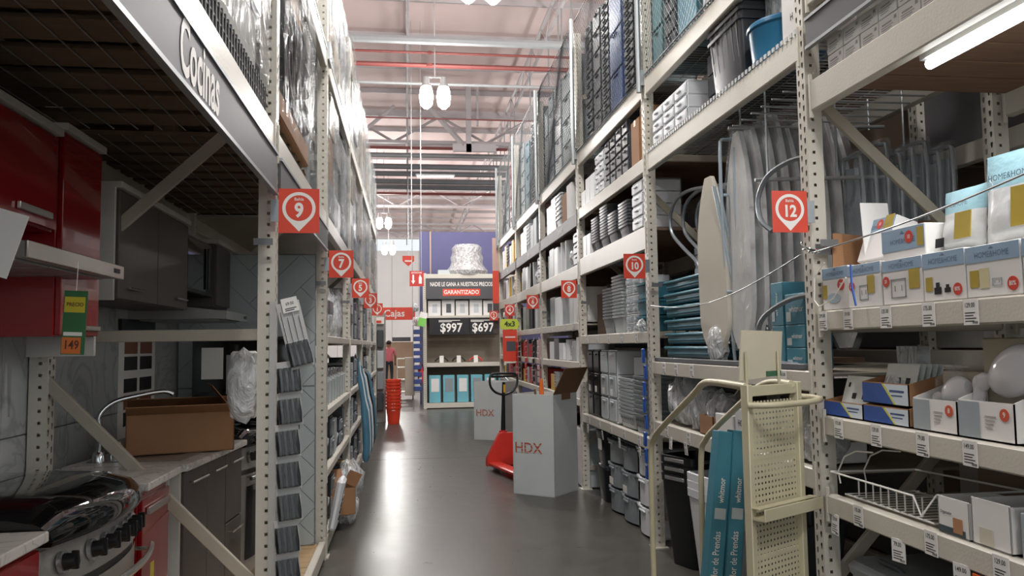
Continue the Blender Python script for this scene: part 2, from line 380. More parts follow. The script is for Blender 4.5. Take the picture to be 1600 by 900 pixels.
def price_tag_mesh(price):
    m = MB(face('-X', 0, 0, 0)); m.box(-.034, -.042, -.001, .034, .042, .0015); m.mi = 1
    m.text(price, .022, Matrix.Translation((-.003, .022, .002)), .012, .8)
    for i in range(4): m.box(-.026, -.004 - i * .009, .0015, (.020, .012, .024, .016)[i], -.001 - i * .009, .002)
    for i in range(5): m.box(.008 + i * .005, -.038, .0015, .0105 + i * .005, -.030, .002)
    return m.mesh('price_tag', [CARDW, BLACK], None, False)
PRICES = ['129.00', '135.00', '299.00', '79.00', '175.00', '59.00', '149.00']
PT = [price_tag_mesh(p) for p in PRICES]
def add_tags(beam, X, side, ys, z, drop=False):
    for i, y in enumerate(ys):
        o = bpy.data.objects.new('price_tag', PT[(i * 3 + int(z * 10)) % len(PT)]); C.objects.link(o); o.parent = beam
        o.location = Vector((X - side * .004, y, z)) - beam.location - beam.parent.location
        if side < 0: o.rotation_euler = (0, 0, PI)
        if drop: o.rotation_euler = (R.uniform(-.06, .06), R.uniform(-.1, .1), o.rotation_euler[2] + R.uniform(-.15, .15))
def beam(root, X, side, y0, y1, z0, z1, mt=CREAM, off=0):
    m = MB(); xa = X - side * (.002 - off); m.box(xa, y0 + .04, z0, xa + side * .05, y1 - .04, z1, .006)
    for ye, s in ((y0 + .04, 1), (y1 - .04, -1)): m.box(xa - side * .004, ye, z0 - .03, xa + side * .01, ye + s * .012, z1 + .03)
    o = m.build('beam', mt, root); return o
def rack(side, X, y0, y1, levels, label, H, sect=None, depth=1.02, last=False):
    root = thing('storage_rack', label, 'rack', (X + side * depth / 2, (y0 + y1) / 2, 0))
    add_frame(root, X, y0, side, H, depth)
    if last: add_frame(root, X, y1, side, H, depth)
    for (z0, z1, kind, deck) in levels:
        bm_ = beam(root, X, side, y0, y1, z0, z1, BROWNS if kind == 'brown' else CREAM)
        beam(root, X + side * (depth - .05), side, y0, y1, z0, z1)
        xa = X + side * .045; xb = X + side * (depth - .05); zt = z1 - .012
        if deck == 'planks':
            n = 12; L_ = (y1 - y0 - .1) / n
            for i in range(n): MB().box(xa, y0 + .05 + i * L_ + .006, zt - .02, xb, y0 + .05 + (i + 1) * L_ - .006, zt + R.uniform(-.002, .002), .002).build('plank', WOODX, root)
        elif deck == 'board': MB().box(xa, y0 + .045, zt - .016, xb, y1 - .045, zt, .002).build('shelf_deck', CREAMD, root)
        elif deck == 'wood': MB().box(xa, y0 + .045, zt - .02, xb, y1 - .045, zt, .002).build('shelf_deck', WOODX, root)
        elif deck == 'wire':
            m = MB(); yy = y0 + .06
            while yy < y1 - .05: m.box(xa - side * .05, yy - .002, z1 + .001, xb, yy + .002, z1 + .005); m.box(xa - side * .047, yy - .002, z1 - .03, xa - side * .043, yy + .002, z1 + .005); yy += .045
            for q in range(9): xx = xa + (xb - xa) * q / 8; m.box(xx - .002, y0 + .05, z1 - .003, xx + .002, y1 - .05, z1 + .001)
            m.build('wire_deck', WIRE, root, False, None, True)
            m = MB(); yy = y0 + .06                       # folded teeth of the wire deck over the beam
            while yy < y1 - .05: m.box(xa - side * .052, yy - .012, z1, xa - side * .046, yy + .012, z1 + .022); yy += .045
            m.build('deck_lip', WIRE, root, False, None, True)
        if kind == 'tags' : add_tags(bm_, X, side, [y0 + (y1 - y0) * t for t in (.14, .32, .5, .68, .86)], (z0 + z1) / 2)
    return root
def kids(root, nm): return [c for c in root.children if c.name.split('.')[0] == nm]
HR = 4.9
lv0 = [(.765, .85, 'x', 'board'), (1.107, 1.19, 'x', 'board'), (1.567, 1.652, 'x', 'board'), (2.56, 2.70, 'x', 'planks'), (3.05, 3.18, 'x', 'board')]
r0 = rack(1, RX, RY[0], RY[1], lv0, 'cream steel rack bay nearest on the right, before sign 12', HR)
def find_beam(root, z):   # the aisle-side beam at height z
    return min(kids(root, 'beam'), key=lambda b: abs(sum((b.matrix_basis @ Vector(c)).z for c in b.bound_box) / 8 - z) + abs(sum(Vector(c).x for c in b.bound_box) / 8 + .5))
lv1 = [(.85, .945, 'tags', 'board'), (1.29, 1.385, 'x', 'board'), (2.83, 2.96, 'x', 'wire'), (3.42, 3.555, 'x', 'wire')]
r1 = rack(1, RX, RY[1], RY[2], lv1, 'cream rack bay holding the hanging ironing boards and drying rack', HR)
lv2 = [(.71, .80, 'tags', 'board'), (1.52, 1.61, 'tags', 'board'), (2.24, 2.42, 'x', 'wood'), (2.84, 2.955, 'x', 'wood'), (3.42, 3.555, 'x', 'wire')]
r2 = rack(1, RX, RY[2], RY[3], lv2, 'cream rack bay full of grey nested crates, right of sign 8', HR)
lv3 = [(.66, .74, 'x', 'board'), (.98, 1.06, 'x', 'board'), (1.43, 1.50, 'tags', 'board'), (1.69, 1.77, 'x', 'board'), (2.24, 2.37, 'x', 'wood'), (2.79, 2.94, 'brown', 'wood'), (3.42, 3.555, 'x', 'wire')]
lv3 = [(.86, .94, 'x', 'board'), (1.25, 1.33, 'x', 'board'), (1.67, 1.75, 'tags', 'board'), (2.22, 2.37, 'x', 'wood'), (2.79, 2.94, 'brown', 'wood'), (3.42, 3.555, 'x', 'wire')]
r3 = rack(1, RX, RY[3], RY[4], lv3, 'cream rack bay with white goods and a brown sign beam', HR)
r4 = rack(1, RX, RY[4], RY[5], lv3, 'cream rack bay with grey and red goods near the red hanging strips', HR)
r5 = rack(1, RX, RY[5], RY[6], lv3, 'cream rack bay with yellow pails, last of the right row', HR, last=True)
# price tags on the near bay
for (z, ys) in ((1.608, [3.26, 3.06, 2.80, 2.55, 2.34]), (1.148, [3.17, 2.90, 2.62, 2.38]), (.808, [3.05, 2.60, 2.27]), (1.337, [5.45, 5.2, 4.9, 3.65])):
    rt = r0 if z != 1.337 else r1; add_tags(find_beam(rt, z), RX, 1, ys, z)
add_tags(find_beam(r0, .808), RX, 1, [3.23, 2.79, 2.45], .735, True)
add_tags(find_beam(r1, .9), RX, 1, [5.35, 5.05, 4.45], .825, True); add_tags(find_beam(r2, .75), RX, 1, [7.9, 7.3, 6.7, 6.1], .665, True)
# left row
HL = 4.75
ll = [(.03, .13, 'x', 'none'), (2.40, 2.52, 'x', 'none'), (3.62, 3.74, 'x', 'wire')]
l0 = rack(-1, LX, LY[0], LY[1], ll, 'cream rack bay nearest on the left holding the stove display', HL)
l1 = rack(-1, LX, LY[1], LY[2], ll, 'cream rack bay between signs 9 and 7 holding the sink display', HL)
lw = [(.03, .13, 'x', 'board'), (.56, .62, 'x', 'board'), (1.0, 1.06, 'x', 'board'), (1.55, 1.61, 'x', 'board'), (2.40, 2.52, 'x', 'board'), (3.62, 3.74, 'x', 'wire')]
l2 = rack(-1, LX, LY[2], LY[3], lw, 'cream left rack bay with clear jars and glittering bags', HL)
l3 = rack(-1, LX, LY[3], LY[4], lw, 'cream left rack bay with the draped sky blue bundles', HL)
l4 = rack(-1, LX, LY[4], LY[5], lw, 'cream left rack bay just before the last one', HL)
l5 = rack(-1, LX, LY[5], LY[6], lw, 'cream rack bay last on the left, by the orange buckets', HL, last=True)
PALW = mat('floor_deck_pine', 'a88d68', .7, 0, .2, 3, .15, 50, stretch=(2, 12, 12))
for rt, a, b in ((l0, LY[0], LY[1]), (l1, LY[1], LY[2])):
    n = 18; L_ = (b - a - .1) / n
    for i in range(n): MB().box(LX - .05, a + .05 + i * L_ + .004, .095, LX - .97, a + .05 + (i + 1) * L_ - .004, .118 + R.uniform(-.002, .002), .002).build('floor_plank', PALW, rt)
# overhead slats with gaps seen from below on the two left bays
for rt, a, b in ((l0, LY[0], LY[1]), (l1, LY[1], LY[2])):
    n = 11; L_ = (b - a - .1) / n
    for i in range(n):
        MB().box(LX - .05, a + .05 + i * L_ + .015, 2.495, LX - .97, a + .05 + (i + 1) * L_ - .055, 2.515 + R.uniform(-.003, .003), .002).build('plank', WOOD, rt)
    m = MB()
    for q in range(10): m.box(LX - .08 - q * .1, a + .05, 2.488, LX - .084 - q * .1, b - .05, 2.492)
    m.build('wire_deck', WIRE, rt, False)
# sign strip "Cocinas" hung in front of the left beam and its continuation
def sign_strip(X, side, y0, y1, z0, z1, mt, txt, ty, tz, size, label, xs=.62):
    t = thing('department_sign', label, 'sign', (X, (y0 + y1) / 2, z0))
    MB().box(X, y0, z0 + .012, X + side * .012, y1, z1 - .012, .002).build('panel', mt, t)
    for z in (z0, z1 - .014): MB().box(X - side * .006, y0, z, X + side * .016, y1, z + .014).build('edge_trim', STEEL, t)
    if txt: MB().text(txt, size, face('-X' if side > 0 else '+X', X - side * .0015, ty, tz), .022, xs, 3).build('lettering', WHITE, t, False)
    return t
sign_strip(LX + .012, -1, 1.35, 3.60, 2.205, 2.40, GREYS, 'Cocinas', 2.275, 2.305, .215, 'dark grey sign strip reading Cocinas along the left beam')
sign_strip(LX + .012, -1, 3.70, 5.90, 2.225, 2.40, GREYS, None, 0, 0, 0, 'plain grey sign strip on the left beam just past sign 9')
sign_strip(RX - .02, 1, .95, 3.28, 2.84, 2.985, GREYS, None, 0, 0, 0, 'plain dark grey sign strip above the small white cartons, upper right')
for rt, yc, tx, lb in ((r3, 9.15, 'Sanitarios', 0), (r4, 11.6, 'Jardín', 0), (r5, 14.1, 'Jardín', 0)):
    MB().text({0: 'Sin límites'}.get(1, tx), .10, face('-X', RX - .006, yc, 2.865), .01, .7).build('lettering', WHITE, rt, False)
# numbered bay signs
SGN = {}
def bay_sign(n, x, y, z, w, side, where):
    t = thing('bay_sign', 'square red bay sign number %s %s' % (n, where), 'sign', (x, y, z - .1))
    h = w * 1.13; F = face('-Y', x, y, z)
    MB(F).prism([(-w / 2, -h / 2), (w / 2, -h / 2), (w / 2, h / 2), (-w / 2, h / 2)], -.003, 0).build('panel', SIGNRED, t, False)
    m = MB(F); r = w * .41; cy = h * .06; out = []
    ro = r; ri = r * .80
    def pin(rr, tip):
        a0 = math.radians(-42); pts = []
        for i in range(29): a = a0 + (PI - 2 * a0) * i / 28; pts.append((rr * math.cos(a), cy + rr * math.sin(a)))
        return pts, (0, tip)
    po, tip = pin(ro, -h * .465); n_ = len(po)
    pi_ = [(ri * math.cos(-PI / 2 + 2 * PI * 0), 0)]
    pi_ = []
    for i in range(29): a = math.radians(-42) + (PI + 2 * math.radians(42)) * i / 28; pi_.append((ri * math.cos(a), cy + ri * math.sin(a)))
    vs = [(p[0], p[1], .001) for p in po] + [(p[0], p[1], .001) for p in pi_]
    m.add(vs, [(i, i + 1, n_ + i + 1, n_ + i) for i in range(n_ - 1)])
    low = []
    for i in range(9): a = math.radians(180 + 42) + math.radians(96) * i / 8; low.append((ri * math.cos(a), cy + ri * math.sin(a), .001))
    vs = [(po[-1][0], po[-1][1], .001), (tip[0], tip[1], .001), (po[0][0], po[0][1], .001)] + low[::-1]
    m.add(vs, [(0, 1, 2) + tuple(range(3, 12))])
    m.build('pin_outline', WHITE, t, False)
    m = MB(F); m.text('Bahía', w * .11, Matrix.Translation((0, cy + w * .225, .0015)), .01)
    m.text(str(n), w * (.50 if n < 10 else .44), Matrix.Translation((0, cy - w * .07, .0015)), .035, .88, 4); m.build('lettering', WHITE, t, False)
    MB().box(x + side * w * .5, y - .002, z - .05, x + side * (w * .5 + .035), y + .002, z + .05).build('bracket', STEEL, t, False)
    MB().box(RX - .004 if side > 0 else LX + .003, y - .0415, z - .16, (RX + .08) if side > 0 else LX - .08, y - .039, z - .13).build('clamp_band', mat('grey_clamp', '77787a', .4, .5), t, False)
for n, k in ((12, 1), (10, 2), (8, 3), (6, 4), (4, 5), (2, 6)):
    bay_sign(n, 1.703, RY[k] - .045, 2.10, .166, 1, ['', 'on the nearest right upright, above the chain', 'on the second right upright', 'on the third right upright', 'on the fourth right upright', 'above the yellow 4x3 tag', 'on the last upright of the right row'][k])
for n, k in ((9, 1), (7, 2), (5, 3), (3, 4), (1, 5)):
    bay_sign(n, -.476, LY[k] - .045, 2.135, .178, -1, ['', 'on the nearest left upright', 'on the second left upright', 'on the third left upright', 'on the fourth left upright', 'on the fifth left upright, beside the Cajas banner'][k])
# tube light under the upper deck of the near right bay
t = thing('tube_light', 'long glowing fluorescent tube under the upper right shelf', 'lamp', (1.93, 1.8, 2.53))
MB().box(1.915, 1.2, 2.565, 1.965, 2.66, 2.60).build('fixture_body', HOOD, t)
MB().tube([(1.94, 1.22, 2.545), (1.94, 2.64, 2.545)], .019, 10).build('glowing_tube', mat('tube_glow', 'ffffff', emit=14), t)
ld = bpy.data.lights.new('tube_glow_light', 'AREA'); ld.shape = 'RECTANGLE'; ld.size = .04; ld.size_y = 1.4; ld.energy = 9; lo = bpy.data.objects.new('tube_glow_light', ld); C.objects.link(lo); lo.parent = t; lo.location = (.01, .13, -.01)
# ------------------------------------------------------------------ goods builders (origin at base centre, front looks to local -X)
PL = {}
def plastic(hx, rough=.38, name=None): 
    nm = name or 'plastic_' + hx
    return mat(nm, hx, rough, 0, .05, 6)
GRAY_L = plastic('b9c0c4', name='pale_grey_plastic'); GRAY_M = plastic('8a9196', name='mid_grey_plastic'); GRAY_D = plastic('4c4f55', name='dark_grey_plastic')
BLK = plastic('1d1f22', .35, 'black_plastic'); WHT = plastic('e4e8ec', .4, 'white_plastic'); TEAL = plastic('3f7f92', .4, 'teal_plastic'); BLU = plastic('2b6f96', .3, 'blue_plastic')
NAVY = plastic('3d5a8c', .45, 'denim_blue_plastic'); YEL = plastic('d9a81c', .45, 'yellow_plastic'); REDP = plastic('b92a28', .4, 'red_plastic'); ORB = plastic('e0432a', .4, 'orange_red_plastic')
CLEARP = mat('clear_plastic_bin', 'cfd8de', .15, 0, .05, 6, alpha=.55); SILV = mat('silver_trim', 'c3c6c8', .25, .8, .04)
LBL = mat('paper_label', 'e9e7e2', .6, 0, .03)
def crate_mesh(w, d, h, holes=True, ribs=6):
    """open nesting crate with a rolled rim, ribs and slotted sides"""
    k = ('crate', w, d, h, holes, ribs)
    if k in PL: return PL[k]
    m = MB(); t = .9
    m.taper(0, 0, 0, h, w * t, d * t, w, d, True, False, .02); m.taper(0, 0, .006, h, w * t - .01, d * t - .01, w - .01, d - .01, True, False, .02)
    m.taper(0, 0, h - .018, h, w + .02, d + .02, w + .024, d + .024, False, False, .025); m.taper(0, 0, h - .018, h - .016, w, d, w + .02, d + .02, False, False, .025)
    m.taper(0, 0, h, h + .001, w + .024, d + .024, w - .01, d - .01, False, False, .025)
    for i in range(ribs):
        y = -d * .4 + d * .8 * i / max(1, ribs - 1)
        for s in (-1, 1): m.add([(s * (w * t / 2 - .001), y * .92 - .006, h * .12), (s * (w * t / 2 - .001), y * .92 + .006, h * .12), (s * (w / 2 + .006), y + .006, h - .02), (s * (w / 2 + .006), y - .006, h - .02)], [(0, 1, 2, 3)])
    if holes:
        for r_ in range(2):
            for i in range(ribs):
                y = -d * .36 + d * .72 * i / max(1, ribs - 1); z = h * (.3 + .3 * r_); x = -(w * (t + (1 - t) * z / h)) / 2 - .001
                m.mi = 1; m.add([(x, y - .012, z), (x, y + .012, z), (x - .001, y + .012, z + h * .12), (x - .001, y - .012, z + h * .12)], [(0, 1, 2, 3)]); m.mi = 0
    PL[k] = m; return m
def one(name, mb, mats, label, cat, loc, rotz=0, group=None, rot=None):
    key = ('me', id(mb), id(mats) if not isinstance(mats, (list, tuple)) else tuple(id(q) for q in mats))
    if key not in PL: PL[key] = mb.mesh(name, mats, None)
    o = bpy.data.objects.new(name, PL[key]); C.objects.link(o); o.location = loc; o.rotation_euler = rot if rot else (0, 0, rotz)
    return tag(o, label, cat, group)
def crate_stack(x, y, z, n, w, d, h, step, mt, what, group, rotz=0, name='nesting_crate', holes=True):
    mb = crate_mesh(w, d, h, holes)
    for i in range(n):
        o = ORD[n - 1 - i] if n > 1 else 'single'; pos = 'topmost' if i == n - 1 else ('lowest' if i == 0 else ORD[n - 1 - i] + ' from the top')
        one(name, mb, (mt, BLACK), '%s, %s' % (what, pos), 'crate', (x, y, z + i * step), rotz + R.uniform(-.01, .01), group)
DRW = {}
def drawer_tower(x, y, z, w, d, h, n, bodym, drawm, label, group=None, rotz=0, curved=False, lab=True, xname='drawer_tower'):
    key = (w, d, h, n, bodym.name, drawm.name, curved, lab)
    if key in DRW: return dup(DRW[key], (x, y, z), rotz, label, group)
    t = thing(xname, label, 'drawers', (0, 0, 0), 0, group)
    m = MB(); e = .012; m.box(-w / 2 + .012, -d / 2, 0, w / 2, -d / 2 + e, h, .003); m.box(-w / 2 + .012, d / 2 - e, 0, w / 2, d / 2, h, .003); m.box(w / 2 - e, -d / 2, 0, w / 2, d / 2, h, .003)
    for i in range(n + 1): zz = i * (h - .014) / n; m.box(-w / 2 + .008, -d / 2, zz, w / 2, d / 2, zz + .014, .004)
    m.local('frame', bodym, t)
    s = h / n
    for i in range(n):
        m = MB(); z0 = i * (h - .014) / n + .018; z1 = z0 + (h - .014) / n - .022
        if curved:
            P = []; K = 6
            for q in range(K + 1): u = -1 + 2 * q / K; P.append((-w / 2 - .05 * (1 - u * u), u * (d / 2 - .004)))
            vs = [(a, b, z0) for a, b in P] + [(a, b, z1) for a, b in P] + [(-w / 2 + .02, d / 2 - .014, z0), (-w / 2 + .02, -d / 2 + .014, z0), (-w / 2 + .02, d / 2 - .014, z1), (-w / 2 + .02, -d / 2 + .014, z1)]
            m.add(vs, [(q, q + 1, q + 8, q + 7) for q in range(K)] + [tuple(range(7, 14)) + (16, 17)])
            for q in range(K): m.box(P[q][0] - .008, P[q][1], z1 - .018, P[q + 1][0] + .004, P[q + 1][1], z1, .003)
            hx = -w / 2 - .05
        else:
            m.box(-w / 2 - .004, -d / 2 + e + .003, z0, -w / 2 + .012, d / 2 - e - .003, z1, .004); hx = -w / 2 - .004
            m.box(-w / 2 + .01, -d / 2 + e + .012, z0, w / 2 - .03, d / 2 - e - .012, z1 - .02)
        dr = m.local('drawer', drawm, t)
        MB().box(hx - .014, -d * .16, z1 - .035, hx + .004, d * .16, z1 - .02, .003).local('handle', drawm, dr)
        if lab and i == n // 2: MB().box(hx - .002, -d * .05, z0 + .01, hx + .001, d * .22, z0 + .07).local('paper_sleeve', LBL, dr)
    t.location = (x, y, z); t.rotation_euler = (0, 0, rotz); DRW[key] = t; return t
def carton(x, y, z, w, d, h, mt, label, group=None, rotz=0, marks=None, cat='box', name='carton', tape=True, rot=None):
    t = thing(name, label, cat, (x, y, z), rotz, group, rot)
    m = MB().box(-w / 2, -d / 2, 0, w / 2, d / 2, h, .003); 
    m.local('body', mt, t)
    if tape:
        m = MB(); m.box(-w / 2 - .0008, -.022, h - .05, w / 2 + .0008, .022, h + .0012); m.local('tape', mat('parcel_tape', 'c9b48c', .3, 0, .05, alpha=.8) if mt is KRAFT else LBL, t)
    if marks:
        m = MB()
        for (s_, y0, z0, sz) in marks: m.text(s_, sz, face('-X', -w / 2 - .0012, y0, z0), .008, .85)
        m.local('lettering', BLACK, t, smooth=False)
    return t
def flapbox(x, y, z, w, d, h, mt, label, rotz=0, flaps=((-1, 40), (1, 70)), name='open_carton', inside=KRAFTD, fl=.45, group=None):
    t = thing(name, label, 'box', (x, y, z), rotz, group); e = .005; m = MB()
    m.box(-w / 2, -d / 2, 0, w / 2, d / 2, e); m.box(-w / 2, -d / 2, 0, -w / 2 + e, d / 2, h); m.box(w / 2 - e, -d / 2, 0, w / 2, d / 2, h); m.box(-w / 2, -d / 2, 0, w / 2, -d / 2 + e, h); m.box(-w / 2, d / 2 - e, 0, w / 2, d / 2, h)
    m.local('body', mt, t)
    for (sd, ang) in flaps:
        a = math.radians(ang); L_ = w * fl
        if abs(sd) == 1: M = Matrix.Translation((sd * w / 2, 0, h)) @ Matrix.Rotation(sd * -a, 4, 'Y') @ Matrix.Rotation(0, 4, 'Z'); m = MB(M); m.box(0 if sd > 0 else -L_, -d / 2, 0, L_ if sd > 0 else 0, d / 2, .004)
        else: q = sd // 2; M = Matrix.Translation((0, q * d / 2, h)) @ Matrix.Rotation(q * a, 4, 'X'); m = MB(M); m.box(-w / 2, 0 if q > 0 else -d * fl, 0, w / 2, d * fl if q > 0 else 0, .004)
        m.local('flap', mt, t)
    return t
def trash_bin(x, y, z, w, d, h, mt, label, group=None, rotz=0, lidm=None, trim=None, name='waste_bin', cat='bin'):
    t = thing(name, label, cat, (x, y, z), rotz, group)
    m = MB(); m.taper(0, 0, 0, h * .93, w * .8, d * .8, w * .97, d * .97, True, True, .05); m.local('body', mt, t)
    m = MB(); m.taper(0, 0, h * .93, h, w * 1.02, d * 1.02, w, d, True, True, .055); m.taper(0, 0, h, h + .012, w * .9, d * .9, w * .85, d * .85, True, True, .05); m.local('lid', lidm or mt, t)
    if trim:
        m = MB(); m.box(-w * .52, -d * .40, h * .95, -w * .50, d * .36, h * .985, .003); m.local('silver_trim', trim, t)
    return t
def bag(x, y, z, rx, ry, rz, label, mt, inner=None, group=None, seed=0, cat='bag', name='plastic_bag', amp=.3):
    t = thing(name, label, cat, (x, y, z), 0, group)
    MB().blob((0, 0, rz * .8), rx, ry, rz, amp, 2.6, seed).local('film', mt, t)
    if inner: MB().blob((0, 0, rz * .72), rx * .75, ry * .75, rz * .7, .35, 3.2, seed + 7, 2).local('contents', inner, t)
    return t
TW = {}
def wrap_stack(x, y, z, w, d, h, what, kind, label, group=None, side=1, seed=0):
    """a tall stack of goods wrapped in film: the goods are parts, the film a part"""
    t = thing('wrapped_stack', label, 'pallet goods', (x, y, z), 0, group); rr = random.Random(seed); zz = 0; i = 0
    colors = kind; 
    while zz < h - .05:
        hh = min(h - zz, rr.uniform(*what)); mt = colors[rr.randrange(len(colors))]; q = rr.uniform(.92, 1.0)
        MB().box(-w / 2 * q, -d / 2 * q, zz + .003, w / 2 * q, d / 2 * q, zz + hh - .003, .012).local('packed_box', mt, t); zz += hh; i += 1
    m = MB(); K = 8; J = max(6, int(h / .12)); vs = []; fs = []; n = 0
    ring = []
    for q in range(4 * K):
        s_, u = divmod(q, K); u = -1 + 2 * u / K
        ring.append([(u, -1), (1, u), (-u, 1), (-1, -u)][s_])
    for j in range(J + 1):
        zz = h * j / J
        for (a, b) in ring:
            nn = noise.noise(Vector((a * 2 + seed, b * 2, zz * 3))); g = 1.0 + .05 * abs(nn) + .015
            vs.append((a * w / 2 * g + .01 * (1 if a > 0 else -1), b * d / 2 * g, zz))
    nR = len(ring)
    for j in range(J):
        for q in range(nR): fs.append((j * nR + q, j * nR + (q + 1) % nR, (j + 1) * nR + (q + 1) % nR, (j + 1) * nR + q))
    fs.append(tuple(range(J * nR, (J + 1) * nR))); m.add(vs, fs); m.local('stretch_film', FILM, t); return t
def net(X, y0, y1, z0, z1, label, mt, sp=.055, r=.0016):
    t = thing('safety_net', label, 'net', (X, (y0 + y1) / 2, z0)); W = y1 - y0; H = z1 - z0; m = MB(); k = -H
    rr = random.Random(int(y0 * 10))
    while k < W:
        for sgn in (1, -1):
            a0 = max(0, k); a1 = min(W, k + H); s0 = a0 - k; s1 = a1 - k
            if a1 <= a0: continue
            ya, yb = (y0 + a0, y0 + a1) if sgn > 0 else (y1 - a0, y1 - a1); off = 4; pts = []
            for q in range(off + 1):
                u = q / off; yy = ya + (yb - ya) * u; zz = z0 + s0 + (s1 - s0) * u; pts.append((X + .02 * math.sin(yy * 4 + zz * 3) + sgn * .0008, yy, zz))
            m.tube(pts, r, 3, cap=False)
        k += sp
    o = m.build('mesh', mt, t, False, None, True)
    m = MB(); m.tube([(X, y0, z1), (X, y1, z1)], .005, 5); m.tube([(X, y0, z0 + .005), (X, y1, z0 + .005)], .005, 5); m.build('edge_cable', mt, t); return t

# ================================================================== RIGHT, near bay (before sign 12)
def product_box(y, z, w, h, d, label, top, icons, name='bathroom_box', tilt=0, x=None, yaw=0, circ=None, rotM=None):
    t = thing(name, label, 'box', (x if x else RX + .02 + d / 2, y, z), yaw, 'boxed home goods with blue banner')
    if tilt: t.rotation_euler = (0, tilt, yaw)
    MB().box(-d / 2, -w / 2, 0, d / 2, w / 2, h, .003).local('body', CARDW, t)
    F = face('-X', -d / 2 - .001, 0, 0)
    m = MB(F); m.box(-w / 2 + .001, h - top, -.0005, w / 2 - .001, h - .002, .0006); m.local('blue_banner', mat('dusty_blue_print', '8ea9c0', .5, 0, .05), t)
    m = MB(F); m.text('HOME&HOME', min(w * .13, .028), Matrix.Translation((0, h - top * .6, .0012)), .0, .85); m.prism([(-.012, h - top * .28), (.012, h - top * .28), (0, h - top * .12)], .0008, .0012)
    m.local('lettering', mat('blue_grey_ink', '66788c', .6), t, smooth=False)
    for (kind, cx, cy, a, b) in icons:
        m = MB(F); mt = BLACK
        if kind == 'gold': m.box(cx - a, cy - b, 0, cx + a, cy + b, .0012); mt = mat('mustard_print', 'b09a3c', .5, 0, .08); nm = 'gold_panel'
        elif kind == 'beige': m.box(cx - a, cy - b, 0, cx + a, cy + b, .0012); mt = mat('beige_print', 'cfc79c', .5, 0, .08); nm = 'beige_picture'
        elif kind == 'dark': m.box(cx - a, cy - b, 0, cx + a, cy + b, .0012); m.box(cx - a * .5, cy + b, 0, cx + a * .5, cy + b * 2.4, .0012); nm = 'fitting_picture'
        elif kind == 'ring': m.box(cx - a, cy - b, 0, cx - a * .9, cy + b, .0012); m.box(cx + a * .9, cy - b, 0, cx + a, cy + b, .0012); m.box(cx - a, cy + b * .9, 0, cx + a, cy + b, .0012); m.box(cx - a, cy - b, 0, cx + a, cy - b * .9, .0012); m.box(cx - a * .5, cy - b * .3, 0, cx - a * .42, cy + b * .3, .0012); m.box(cx + a * .42, cy - b * .3, 0, cx + a * .5, cy + b * .3, .0012); mt = GRAY_M; nm = 'outline_picture'
        elif kind == 'soap': m.prism([(cx + a * math.cos(q * PI / 8), cy + b * math.sin(q * PI / 8)) for q in range(16)], 0, .0012); mt = mat('soap_blue_print', 'a9bcc8', .4); nm = 'dish_picture'
        m.local(nm, mt, t, smooth=False)
    if circ:
        cx, cy, r, s_ = circ; m = MB(F); m.prism([(cx + r * math.cos(q * PI / 10), cy + r * math.sin(q * PI / 10)) for q in range(20)], 0, .0018); b = m.local('round_badge', mat('badge_red', 'c8402f', .5), t, smooth=False)
        m = MB(F); m.text(s_, r * .95, Matrix.Translation((cx, cy, .0024)), .015, .8); m.local('badge_text', WHITE, b, smooth=False)
    return t
Z1 = 1.655
product_box(3.195, Z1, .19, .185, .16, 'white soap dish box with red 20 badge, against the upright', .05, [('soap', -.01, .05, .05, .022), ('gold', -.075, .08, .015, .03)], circ=(.045, .105, .024, '20'), yaw=.05)
product_box(2.975, Z1, .235, .178, .16, 'white outlined-fitting box behind the blue strap end', .045, [('ring', .0, .06, .03, .03), ('gold', .05, .09, .024, .036)], circ=(-.085, .09, .02, '20'))
product_box(2.727, Z1, .24, .172, .16, 'white box with two-prong outline picture and gold panel', .045, [('ring', -.02, .06, .045, .036), ('gold', .075, .09, .03, .036)], circ=(-.095, .09, .02, '20'))
product_box(2.495, Z1, .215, .172, .16, 'white box with two black fittings and red 80 badge', .055, [('gold', -.075, .06, .018, .025), ('dark', -.03, .035, .018, .012), ('dark', .02, .035, .015, .008)], circ=(.07, .035, .021, '80%'))
product_box(2.265, Z1, .235, .168, .16, 'white box with beige and gold pictures, red 80 badge', .055, [('gold', -.08, .06, .02, .028), ('beige', -.035, .06, .02, .032), ('ring', .02, .045, .02, .012)], circ=(.085, .035, .022, '80%'))
product_box(2.04, Z1, .20, .168, .16, 'white boxed goods at the right edge of the frame', .055, [('gold', 0, .07, .03, .03)], circ=(.06, .035, .022, '80%'))
product_box(3.07, Z1 + .187, .20, .19, .10, 'white box lying open, lid flap raised with red badge', .07, [('gold', .06, .165, .03, .03)], tilt=.35, x=RX + .16, circ=(.0, .16, .022, '10'))
product_box(2.74, Z1 + .175, .26, .115, .16, 'box with clear film front and red 10 badge, upper row', .085, [('gold', .105, .07, .018, .035)], x=RX + .12, circ=(.04, .075, .024, '10'))
